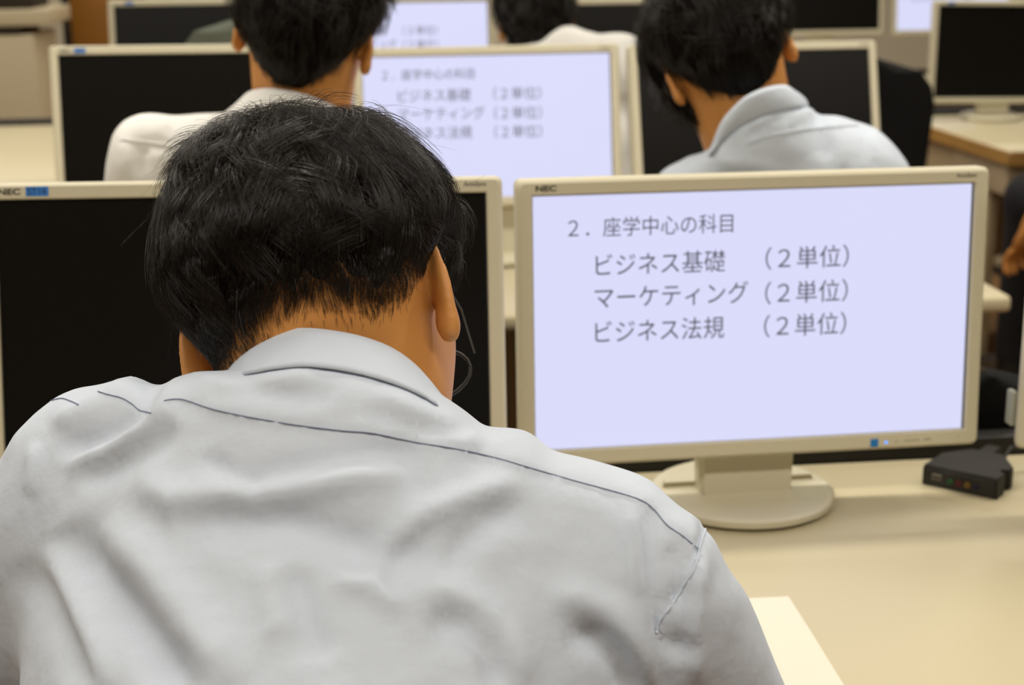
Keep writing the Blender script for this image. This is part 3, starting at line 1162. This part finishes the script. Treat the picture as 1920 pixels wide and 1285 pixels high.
def drape(V, N, folds, scale=1.0, fbm=0.0, seed=0):
    """push cloth in and out along drawn fold lines; fold = (points, height in metres, half width in pixels, skew)"""
    x, y, d = PIX(V)
    facing = ((CAM - V) * N).sum(1) / np.linalg.norm(CAM - V, axis=1)
    w = sstep(-.15, .25, facing)
    disp = np.zeros(len(V))
    for f in folds:
        pts, amp, wd = f[:3]
        ds, t = seg_dist(x, y, pts)
        prof = np.exp(-(ds / wd) ** 2)
        end = np.clip(np.minimum(t, 1 - t) / .18, 0, 1)
        disp += amp * prof * (end ** .7 if len(f) < 4 else 1)
    if fbm:
        rng = np.random.default_rng(seed)
        for o in range(26):
            k = rng.normal(size=3)
            k /= np.linalg.norm(k)
            fr = 22 * 1.13 ** o
            disp += fbm * (22 / fr) ** .9 * np.sin((V @ k) * fr + rng.random() * 6.28) * (.5 + .5 * np.sin((V @ np.roll(k, 1)) * fr * .43 + o))
    return disp * w


def seam_tube(V, Fq, pts, r, n=70, lift=.0004):
    """thread line drawn on the cloth where the given pixel line meets it"""
    bvh = BVHTree.FromPolygons([tuple(v) for v in V], [tuple(int(i) for i in f) for f in Fq])
    P = catmull([(a, b, 0) for a, b in pts], n, closed=False)
    out = []
    for a, b, _ in P:
        v = RC @ np.array([a - IW / 2, -(b - IH / 2), -F])
        v /= np.linalg.norm(v)
        h = bvh.ray_cast(Vector(CAM), Vector(v))
        if h[0] is not None:
            out.append(np.array(h[0]) + np.array(h[1]) * lift)
    return MB().tube(out, r, 6) if len(out) > 2 else None


def lower_body(par, root, hipL, hipR, yaw, m=M_TROUSER):
    """seated legs: thighs forward, shins down to the floor"""
    fw = np.array([math.sin(yaw), math.cos(yaw), 0])
    rt = np.array([fw[1], -fw[0], 0])
    hc = (hipL + hipR) / 2
    kL, kR = hipL + fw * .40 - rt * .05 + np.array([0, 0, .0]), hipR + fw * .40 + rt * .05
    aL, aR = np.array([*(kL + fw * .04)[:2], .10]), np.array([*(kR + fw * .02)[:2], .10])

    def fn(P):
        d = ell(P, hc, (.175, .145, .098), RZ(-yaw))
        for h, k, a in ((hipL, kL, aL), (hipR, kR, aR)):
            d = smin(d, cap(P, h, k, .085, .065), .04)
            d = smin(d, cap(P, k, a, .066, .048), .03)
        return d
    pts = np.array([hc, kL, kR, aL, aR])
    V, Fq = nets(fn, pts.min(0) - .2, pts.max(0) + .2, .014)
    place('trousers', V, Fq, m, par, root)
    for a in (aL, aR):
        def fs(P, a=a):
            d = cap(P, a + np.array([0, 0, -.045]), a + fw * .13 + np.array([0, 0, -.062]), .042, .034)
            d = smin(d, cap(P, a, a + np.array([0, 0, -.04]), .045, .045), .02)
            return smax(d, -(P[..., 2] - np.float32(.002)), .004)
        V, Fq = nets(fs, a - np.array([.2, .2, .1]), a + np.array([.2, .2, .1]), .009)
        place('shoe', V, Fq, M_SHOE, par, root)


def hand(P, w, fw, up, side):
    """a relaxed, slightly curled hand reaching along fw from the wrist w; side +1 right, -1 left"""
    rt = np.cross(fw, up)
    pc = w + fw * .055
    A = np.stack([rt, fw, up], 1)
    d = ell(P, pc, (.040, .052, .015), A)
    d = smin(d, cap(P, w - fw * .03, w + fw * .02, .026, .026), .02)
    for i, (o, L) in enumerate(((-.030, .068), (-.010, .078), (.010, .074), (.030, .058))):
        a = pc + rt * o * 1.0 + fw * .042
        b_ = a + fw * L * .5 + up * .004
        c_ = b_ + fw * L * .38 - up * .022
        d = smin(d, np.minimum(cap(P, a, b_, .0088, .008), cap(P, b_, c_, .008, .0068)), .004)
    a = pc - rt * side * .030 - fw * .02
    b_ = a - rt * side * .030 + fw * .028 - up * .006
    c_ = b_ + fw * .030 - up * .006
    return smin(d, np.minimum(cap(P, a, b_, .012, .0095), cap(P, b_, c_, .0095, .0075)), .006)


# ================================================================== the student in front
ROOT = np.array([-0.05, 0.66, 0.0])
st = thing('person', 'bowed student in a pale blue shirt seen from behind at the front desk', 'person', ROOT)
NB = U(618, 735, .918)
LINE_R = [(0, -.060), (.26, -.056), (.5, -.056), (.77, -.057), (1.0, -.050), (1.18, -.039), (1.38, -.020), (1.58, .000), (1.74, .002), (1.86, -.020), (2.02, -.030), (2.15, .02), (2.4, .05), (3.15, .06)]
LINE_L = [(0, -.060), (.13, -.064), (.34, -.069), (.64, -.072), (.95, -.066), (1.2, -.045), (1.45, -.012), (1.62, .000), (1.80, -.015), (1.98, -.03), (2.15, .02), (2.4, .05), (3.15, .06)]
HD = Head(U(590, 520, .962), 22, -10, 13, NB + RC @ np.array([0, 0, -.02]), s=1.0, thick=.0185, neck_r=.052, line=LINE_R, line_l=LINE_L, jw=1.17, cap_off=.016, capk=.55)
WH = (.012, -.046, .084)
HD.bumps = [((.082, .01, .03), .05, .55), (WH, .014, -.55), ((.050, -.035, .080), .032, .30), ((-.035, -.035, .085), .026, .22), ((-.085, 0, .02), .06, -.45)]


def skin_main(P):
    d = HD.skin(P)
    return d


lo, hi = HD.box(.16)
lo = np.minimum(lo, NB - .07)
V, Fq = nets(skin_main, lo, hi, .0027)
V = vsmooth(V, Fq, 1, .4)
parts_V, parts_F = [V], [Fq]
# forearms and hands resting on the desk in front of him, joined into the same body
SL, SR = U(150, 905, .985), U(1185, 1080, .905)
EL, ER = U(-150, 1440, 1.03), U(1500, 1560, 1.0)
WL, WR = np.array([-.16, 1.14, DZ + .035]), np.array([.20, 1.20, DZ + .035])
for e, wv, sd in ((EL, WL, -1), (ER, WR, 1)):
    fwv = unit((wv - e) * np.array([1, 1, .25]))
    upv = unit(np.cross(np.cross(fwv, (0, 0, 1)), fwv))

    def fa(P, e=e, wv=wv, fwv=fwv, upv=upv, sd=sd):
        d = cap(P, e, wv, .040, .026)
        return smin(d, hand(P, wv, fwv, upv, sd), .02)
    pts = np.array([e, wv, wv + fwv * .2])
    Va, Fa = nets(fa, pts.min(0) - .06, pts.max(0) + .06, .0045)
    parts_F.append(Fa + sum(len(v) for v in parts_V))
    parts_V.append(Va)
place('body', np.concatenate(parts_V), np.concatenate(parts_F), M_SKIN, st, ROOT)

lo, hi = HD.box(.15)
V, Fq = nets(HD.hair, lo, hi, .0036)
V = vsmooth(V, Fq, 2, .5)
hs = grow_hair(HD, 31000, WH, 5, length=.055, steps=7, stray=420, clumps=650, hang=.55, fade=.019, nape_len=.008, swirl=.7)
hair = place('hair', V, Fq, M_HAIRCAP, st, ROOT)
tag(hair, 'short black hair with a whorl at the crown')
place('hair_strands', hs[0], hs[1], M_HAIR, hair, ROOT)

# glasses: temple and rim showing past the cheek
g = MB()
for sx in (-1, 1):
    tp = [HD.w((sx * .079, .0, -.014)), HD.w((sx * .080, .05, -.024)), HD.w((sx * .072, .106, -.032))]
    g.tube([t - ROOT for t in tp], .0009, 6)
    rim = [HD.w((sx * (.037 + .030 * math.cos(a)), .110, -.040 + .019 * math.sin(a))) - ROOT for a in np.linspace(0, 2 * math.pi, 22)]
    g.tube(rim, .0014, 6, caps=False)
g.tube([HD.w((x_, .116, -.034)) - ROOT for x_ in (-.008, 0, .008)], .0014, 6)
tag(g.build('glasses', M_BLACK, st), 'thin dark glasses frame')

OUT_MAIN = [(-130, 1800), (-110, 1100), (-60, 960), (-25, 905), (0, 866), (27, 815), (64, 777), (107, 744), (149, 728), (187, 724), (224, 715), (253, 707), (277, 717), (292, 727), (325, 724),
            (346, 708), (368, 703), (424, 702), (470, 690), (530, 672), (600, 668), (690, 682), (780, 712), (840, 755), (863, 770), (885, 787), (906, 806), (960, 807), (985, 812), (1002, 823), (1019, 840), (1035, 852),
            (1065, 858), (1120, 870), (1180, 888), (1215, 902), (1232, 916), (1250, 935), (1274, 955), (1302, 972), (1318, 988), (1333, 1003), (1344, 1017), (1353, 1041), (1369, 1072), (1400, 1113), (1419, 1160),
            (1437, 1207), (1466, 1282), (1530, 1440), (1600, 1640), (1600, 1800)]
ol = Outline(OUT_MAIN)
ax_r = unit(SR - SL)
spine_lo = np.array([-.055, .60, .655])
ax_u = unit(NB - spine_lo)
ax_f = unit(np.cross(ax_u, ax_r))
ax_u = np.cross(ax_r, ax_f)
AX = np.stack([ax_r, ax_f, ax_u], 1)
RIB = U(640, 1120, .935)


def shirt_main(P):
    d = ell(P, RIB, (.185, .125, .25), AX)
    d = smin(d, cap(P, SL, SR, .078, .078), .06)
    d = smin(d, cap(P, NB, SL, .058, .066), .04)
    d = smin(d, cap(P, NB, SR, .058, .066), .04)
    d = smin(d, cap(P, NB - ax_u * .02, RIB, .08, .11), .05)
    d = smin(d, cap(P, NB, NB + ax_u * .02, .060, .056), .03)
    d = smin(d, cap(P, RIB, spine_lo, .14, .155), .08)
    d = smin(d, cap(P, SR, ER, .078, .066), .035)
    d = smin(d, cap(P, SL, EL, .078, .066), .035)
    return smax(d, ol(P), .022)


pts = np.array([SL, SR, EL, ER, NB, RIB, spine_lo])
V, Fq = nets(shirt_main, pts.min(0) - .13, pts.max(0) + .12, .0052)
V = vsmooth(V, Fq, 2, .5)
N = vnormals(V, Fq)
YOKE = [(308, 752), (330, 749), (352, 752), (400, 768), (470, 783), (560, 798), (640, 808), (700, 813), (780, 830), (860, 843), (940, 862), (1000, 880), (1080, 903), (1150, 922), (1200, 938), (1225, 955), (1250, 985), (1280, 1006), (1310, 1031)]
FOLDS = [
    # left shoulder: gathered cloth running down from the yoke
    ([(346, 706), (318, 745), (280, 790), (215, 835), (120, 878)], .0060, 20),
    ([(300, 728), (262, 780), (190, 820), (110, 850)], -.0055, 20),
    ([(253, 710), (215, 740), (160, 770), (100, 800)], .0050, 17),
    ([(330, 790), (290, 830), (230, 862), (140, 900)], -.0045, 26),
    ([(62, 830), (60, 870), (54, 930)], .003, 12),
    # across the shoulder blades
    ([(245, 900), (330, 938), (480, 930), (620, 896), (760, 880)], .0065, 34),
    ([(455, 905), (560, 884), (690, 858), (800, 850)], -.0045, 26),
    ([(380, 850), (430, 890), (500, 915)], -.003, 18),
    ([(330, 972), (430, 972), (540, 978), (700, 1030), (820, 1060)], -.0065, 44),
    ([(980, 900), (880, 930), (790, 965), (720, 1030), (690, 1110)], .0050, 24),
    ([(1000, 950), (920, 975), (860, 1030), (840, 1100)], -.0035, 26),
    # lower left
    ([(115, 985), (160, 1050), (210, 1115), (270, 1190), (360, 1310)], -.0095, 42),
    ([(190, 985), (270, 1060), (340, 1150), (440, 1290)], .0050, 48),
    ([(40, 1050), (90, 1130), (130, 1220), (150, 1290)], -.0045, 30),
    ([(80, 1020), (130, 1110), (170, 1200), (200, 1290)], .0035, 20),
    # lower middle and right
    ([(548, 1060), (562, 1110), (580, 1170), (610, 1240)], -.0035, 30),
    ([(490, 1050), (510, 1120), (530, 1200)], .0025, 34),
    ([(770, 1120), (840, 1108), (900, 1150), (945, 1215), (980, 1290)], .0040, 34),
    ([(800, 1170), (870, 1170), (915, 1220), (940, 1300)], -.0040, 30),
    ([(620, 1080), (700, 1100), (760, 1150)], .0030, 20),
    ([(1020, 1130), (1090, 1118), (1150, 1150), (1195, 1215), (1225, 1290)], .0050, 28),
    ([(1060, 1190), (1120, 1200), (1165, 1240), (1190, 1310)], -.0060, 26),
    # by the sleeve
    ([(1216, 950), (1213, 1010), (1218, 1080), (1232, 1180)], -.0045, 11),
    ([(1190, 960), (1186, 1040), (1195, 1120)], .0030, 14),
    ([(1262, 1020), (1275, 1080), (1262, 1140)], -.0030, 12),
    ([(1318, 1040), (1312, 1090), (1300, 1180), (1310, 1285)], .0035, 14),
    ([(1290, 1090), (1285, 1150), (1275, 1240)], -.0035, 14),
    ([(1240, 1195), (1270, 1215), (1310, 1215)], -.0035, 18),
    ([(1232, 1150), (1238, 1220), (1242, 1300)], -.0030, 15),
    # around the collar
    ([(430, 706), (500, 735), (560, 742), (640, 735)], -.0030, 22),
    ([(350, 712), (420, 722), (520, 716), (600, 706)], .0030, 14),
    ([(700, 740), (790, 775), (860, 800)], .0028, 16),
    ([(670, 770), (760, 800), (840, 810)], -.0022, 16),
    ([(900, 812), (880, 830), (850, 838)], .0030, 14),
]
disp = 1.2 * drape(V, N, FOLDS, fbm=.0010, seed=3)
x, y, dd_ = PIX(V)
# the yoke lies as a second layer above its seam
yy = np.interp(x, [p[0] for p in YOKE], [p[1] for p in YOKE])
face = ((CAM - V) * N).sum(1) > 0
step_ = np.where(face & (x > 308) & (x < 1310), .0016 * (1 - sstep(-3, 3, y - yy)) * sstep(308, 330, x), 0)
# sleeve seam: body cloth pulled in along the armhole
ds, t = seg_dist(x, y, [(1322, 992), (1310, 1031), (1300, 1060), (1285, 1095), (1262, 1130), (1238, 1165), (1231, 1190)])
disp = disp + step_ - np.where(face, .0022 * np.exp(-(ds / 7) ** 2), 0)
V = V + N * disp[:, None]
shirt = place('shirt', V, Fq, M_SHIRT, st, ROOT)
tag(shirt, 'pale blue cotton shirt with a stitched yoke')
VS, FS_ = V, Fq
for nm, ln, r_, mm in (('yoke_seam', YOKE, .00030, M_SEAM), ('yoke_seam', [(184, 735), (205, 741), (228, 747), (246, 757), (262, 770), (284, 775)], .00030, M_SEAM),
                       ('yoke_seam', [(96, 752), (115, 748), (130, 752), (148, 760)], .00030, M_SEAM),
                       ('armhole_seam', [(1322, 993), (1311, 1028), (1309, 1045), (1300, 1070), (1285, 1095), (1262, 1130), (1238, 1165), (1231, 1188)], .0007, M_SHIRT)):
    tb = seam_tube(V, Fq, ln, r_)
    if tb:
        tb.v = [tuple(np.array(p_) - ROOT) for p_ in tb.v]
        tb.build(nm, mm, shirt)

COL_T = [(424, 700, .985), (436, 682, .955), (455, 657, .925), (480, 636, .902), (520, 621, .882), (567, 615, .868), (620, 619, .864), (680, 631, .868), (735, 652, .880), (780, 684, .900), (812, 722, .926), (840, 768, .957),
         (815, 800, 1.0), (700, 800, 1.035), (540, 765, 1.045), (445, 728, 1.02)]
COL_B = [(421, 706, .978), (434, 706, .946), (452, 704, .914), (480, 699, .886), (520, 692, .864), (572, 688, .850), (632, 694, .845), (695, 707, .850), (755, 727, .864), (800, 748, .888), (828, 767, .916), (850, 790, .952),
         (825, 840, 1.0), (700, 850, 1.045), (540, 815, 1.055), (440, 770, 1.02)]
COL_B = snap(COL_B, VS, FS_, 12, .0032)
cm = collar_mesh(COL_T, COL_B, th=.0022)
col = link('collar', shift_mesh(cm, ROOT), M_SHIRT, st)
lower_body(st, ROOT, np.array([-.145, .60, .575]), np.array([.035, .60, .575]), 0.0)
make_chair('black chair the front student in pale blue sits on', M_FABRIC_BLACK, M_FABRIC_BLUE, (-.055, .56, 0), 0, top=.78)


# ================================================================== the other students
def student(label, head, shirt_m, outline, NBp, SLp, SRp, hip, folds, col_t, col_b, whorl, seed, h=.010, yaw=0.0, seams=(), arms=None, strands=4500, rad=.0005, length=.07, gravity=0.0, fbm=.0012, clumps=250, hand_z=.2):
    root = np.array([hip[0], hip[1], 0.0])
    pr = thing('person', label, 'person', root)
    lo, hi = head.box(.16)
    lo = np.minimum(lo, NBp - .08)
    V, Fq = nets(head.skin, lo, hi, .0055)
    PV, PF = [V], [Fq]
    eL, eR, wL, wR = arms
    for e, wv, sd in ((eL, wL, -1), (eR, wR, 1)):
        fwv = unit((wv - e) * np.array([1, 1, hand_z]))
        upv = unit(np.cross(np.cross(fwv, (0, 0, 1)), fwv))

        def fa(P, e=e, wv=wv, fwv=fwv, upv=upv, sd=sd):
            return smin(cap(P, e, wv, .040, .026), hand(P, wv, fwv, upv, sd), .02)
        pts = np.array([e, wv, wv + fwv * .2])
        Va, Fa = nets(fa, pts.min(0) - .06, pts.max(0) + .06, .006)
        PF.append(Fa + sum(len(v) for v in PV))
        PV.append(Va)
    place('body', np.concatenate(PV), np.concatenate(PF), M_SKIN, pr, root)
    lo, hi = head.box(.16)
    V, Fq = nets(head.hair, lo, hi, .006)
    V = vsmooth(V, Fq, 2, .5)
    hr = place('hair', V, Fq, M_HAIRCAP, pr, root)
    W, Fs = grow_hair(head, strands, whorl, seed, length=length, steps=5, rad=rad, clumps=clumps, gravity=gravity)
    place('hair_strands', W, Fs, M_HAIR, hr, root)
    olp = Outline(outline)
    axr = unit(SRp - SLp)
    axu = unit(NBp - hip)
    axf = unit(np.cross(axu, axr))
    axu = np.cross(axr, axf)
    A = np.stack([axr, axf, axu], 1)
    rib = NBp * .5 + hip * .5 + (SLp + SRp - 2 * NBp) * .22

    def fn(P):
        d = ell(P, rib, (.18, .125, .25), A)
        d = smin(d, cap(P, SLp, SRp, .076, .076), .06)
        d = smin(d, cap(P, NBp, SLp, .064, .066), .04)
        d = smin(d, cap(P, NBp, SRp, .064, .066), .04)
        d = smin(d, cap(P, rib, hip + np.array([0, 0, .075]), .14, .15), .08)
        d = smin(d, cap(P, NBp, NBp + axu * .05, .066, .062), .03)
        d = smin(d, cap(P, SLp, eL, .078, .064), .035)
        d = smin(d, cap(P, SRp, eR, .078, .064), .035)
        return smax(d, olp(P), .02)
    pts = np.array([SLp, SRp, eL, eR, NBp, rib, hip])
    V, Fq = nets(fn, pts.min(0) - .15, pts.max(0) + .15, h)
    V = vsmooth(V, Fq, 2, .5)
    N = vnormals(V, Fq)
    V = V + N * drape(V, N, folds, fbm=fbm, seed=seed)[:, None]
    sh_ = place('shirt', V, Fq, shirt_m, pr, root)
    for ln, r_, mm in seams:
        tb = seam_tube(V, Fq, ln, r_, lift=.001)
        if tb:
            tb.v = [tuple(np.array(p_) - root) for p_ in tb.v]
            tb.build('yoke_seam', mm, sh_)
    if col_t:
        link('collar', shift_mesh(collar_mesh(col_t, snap(col_b, V, Fq, 9, .004), n=60, rows=6, th=.002), root), shirt_m, pr)
    rt = np.array([math.cos(yaw), -math.sin(yaw), 0])
    lower_body(pr, root, hip - rt * .09 + np.array([0, 0, 0.0]), hip + rt * .09, yaw)
    return pr


# student with the white shirt, upright
d2 = 1.98
NB2 = U(565, 235, d2 + .02)
H2 = Head(U(582, 28, d2), 4, -2, -11, NB2 + RC @ np.array([0, 0, -.03]), s=1.03, thick=.026, neck_r=.056, nape=-.108)
SL2, SR2 = U(290, 300, d2 + .02), U(700, 345, d2 + .12)
hip2 = np.array([SL2[0] * .5 + SR2[0] * .5, 1.99, .575])
student('upright student in a white shirt seen from behind before the dark monitors', H2, M_SHIRTW,
        [(185, 900), (195, 345), (199, 305), (211, 252), (232, 226), (262, 213), (290, 212), (325, 218), (370, 213), (430, 211), (500, 190), (600, 195), (660, 215), (720, 225), (770, 262), (800, 330), (810, 900)],
        NB2, SL2, SR2, hip2,
        [([(235, 262), (300, 270), (380, 285)], -.004, 14), ([(300, 225), (330, 270), (345, 330)], .006, 16), ([(270, 270), (262, 330)], -.008, 14), ([(325, 220), (320, 260)], -.006, 12), ([(235, 265), (232, 330)], .004, 10)],
        [(428, 212, 2.06), (450, 186, 2.0), (468, 171, 1.965), (497, 165, 1.94), (528, 168, 1.925), (569, 176, 1.92), (600, 187, 1.93), (622, 197, 1.955), (640, 212, 2.0), (620, 225, 2.09), (540, 225, 2.12), (460, 222, 2.11)],
        [(420, 218, 2.06), (440, 216, 1.99), (460, 216, 1.94), (495, 218, 1.915), (528, 222, 1.90), (569, 228, 1.90), (605, 232, 1.915), (635, 236, 1.945), (655, 240, 2.0), (630, 255, 2.10), (540, 258, 2.13), (450, 250, 2.12)],
        (0, -.05, .08), 11, h=.009, yaw=.12,
        seams=[([(225, 262), (300, 270), (370, 285), (420, 300)], .0012, M_SHIRTW)],
        arms=(U(215, 560, 2.12), U(800, 560, 2.2), np.array([-.33, 2.52, .735]), np.array([-.02, 2.55, .735])))

# bowed student with longer hair and pale blue shirt
NB3 = U(1418, 262, 2.06)
LINE3 = [(0, -.108), (.45, -.10), (.85, -.070), (1.15, -.048), (1.40, -.028), (1.62, -.020), (1.80, -.03), (2.05, -.055), (2.3, -.03), (2.5, .02), (3.15, .03)]
H3 = Head(U(1345, 85, 2.10), 22, 9, 22, NB3 + RC @ np.array([0, 0, -.05]), s=1.05, thick=.026, neck_r=.054, line=LINE3, line_l=[(0, -.105), (.4, -.108), (.75, -.100), (1.05, -.075), (1.30, -.040), (1.5, -.016), (1.66, -.02), (1.82, -.07), (2.05, -.095), (2.3, -.03), (2.5, .02), (3.15, .03)])
SL3, SR3 = U(1290, 400, 2.14), U(1632, 328, 2.06)
hip3 = np.array([SL3[0] * .5 + SR3[0] * .5 + .02, 2.0, .575])
student('student in a pale blue shirt with longer black hair, bowed low before the dark monitor', H3, M_SHIRT,
        [(1220, 900), (1228, 350), (1238, 322), (1262, 308), (1283, 300), (1292, 291), (1314, 289), (1330, 280), (1360, 240), (1400, 200), (1460, 175), (1500, 190), (1514, 201), (1530, 201), (1535, 213), (1562, 213), (1582, 216), (1604, 229), (1618, 230),
         (1640, 239), (1662, 256), (1684, 280), (1702, 305), (1716, 340), (1730, 420), (1740, 900)],
        NB3, SL3, SR3, hip3,
        [([(1530, 205), (1538, 240), (1545, 300)], -.008, 10), ([(1560, 215), (1575, 260), (1580, 320)], .005, 12), ([(1480, 215), (1450, 235), (1400, 255)], -.005, 9), ([(1618, 232), (1625, 270), (1640, 330)], -.005, 10), ([(1450, 245), (1490, 220), (1530, 206)], .005, 8), ([(1340, 305), (1420, 310), (1480, 330)], .005, 10)],
        [(1318, 292, 2.09), (1332, 277, 2.05), (1349, 234, 2.01), (1371, 205, 1.98), (1399, 180, 1.965), (1433, 165, 1.965), (1468, 159, 1.985), (1486, 166, 2.02), (1498, 185, 2.07), (1470, 230, 2.13), (1400, 270, 2.15), (1340, 295, 2.14)],
        [(1312, 298, 2.09), (1330, 292, 2.04), (1352, 268, 1.99), (1377, 246, 1.96), (1405, 230, 1.945), (1436, 217, 1.945), (1475, 207, 1.965), (1505, 202, 2.0), (1516, 206, 2.06), (1490, 260, 2.14), (1400, 300, 2.17), (1335, 310, 2.15)],
        (.01, -.04, .085), 12, h=.009, yaw=-.1, length=.085,
        seams=[([(1400, 268), (1450, 253), (1510, 243), (1560, 239), (1610, 235)], .0009, M_SEAM_L)],
        arms=(U(1240, 640, 2.25), U(1740, 620, 2.2), np.array([.46, 2.55, .735]), np.array([.80, 2.58, .735])))

# hunched student of the third row, bright white shirt
NB4 = U(1035, 92, 3.5)
H4 = Head(U(1001, 22, 3.62), 6, 5, 8, NB4 + RC @ np.array([-.02, -.02, -.09]), s=1.02, thick=.026, neck_r=.044, line=[(0, -.15), (1.1, -.15), (1.4, -.06), (1.62, -.01), (1.9, -.02), (2.15, .02), (3.15, .06)])
SL4, SR4 = U(935, 150, 3.6), U(1150, 118, 3.45)
hip4 = np.array([SL4[0] * .5 + SR4[0] * .5, 3.42, .575])
student('hunched student in a bright white shirt, head and shoulder above the second-row monitors', H4, M_SHIRTW,
        [(880, 600), (890, 150), (930, 95), (980, 84), (1015, 80), (1027, 68), (1042, 56), (1056, 49), (1072, 47), (1086, 51), (1098, 58), (1112, 59), (1122, 66), (1140, 62), (1165, 61), (1195, 67), (1209, 75), (1216, 95), (1222, 160), (1226, 600)],
        NB4, SL4, SR4, hip4, [([(1120, 66), (1120, 120), (1130, 200)], -.01, 10), ([(1170, 70), (1168, 200), (1172, 300)], .01, 10)],
        None, None, (0, -.04, .085), 13, h=.011, yaw=0.0, strands=2500, rad=.0008,
        arms=(U(880, 260, 3.75), U(1230, 260, 3.6), np.array([.30, 3.92, .755]), np.array([.62, 3.94, .755])))
for nm, hp, dx_ in (('black chair the upright white-shirted student sits on', hip2, 0), ('black chair of the bowed longer-haired student, its back showing low past the lit monitor', hip3, .17), ('black chair the hunched third-row student sits on', hip4, 0)):
    make_chair(nm, M_FABRIC_BLACK, M_FABRIC_BLACK, (hp[0] + dx_, hp[1] - .02, 0), 0, top=.78)

# neighbour across the aisle: only a hand hanging beside the seat reaches into the picture
NB5 = np.array([2.06, 3.74, 1.07])
H5 = Head(np.array([2.06, 3.80, 1.235]), 5, 0, 0, NB5, s=1.0, thick=.024)
SL5, SR5 = np.array([1.885, 3.76, 1.0]), np.array([2.235, 3.76, 1.0])
hip5 = np.array([2.06, 3.70, .575])
student('neighbour at the oak-edged desk, only a bare hand showing at the picture edge', H5, M_SHIRTW, [(1300, -900), (3400, -900), (3400, 2200), (1300, 2200)],
        NB5, SL5, SR5, hip5, [], None, None, (0, -.04, .085), 14, h=.013, strands=1200, rad=.001, hand_z=1.0,
        arms=(np.array([1.845, 3.70, .76]), np.array([2.29, 3.72, .76]), np.array([1.80, 3.80, .565]), np.array([2.20, 3.98, .69])))
make_chair('black chair the neighbour across the aisle sits on', M_FABRIC_BLACK, M_FABRIC_BLACK, (hip5[0], hip5[1] - .02, 0), 0, top=.78)
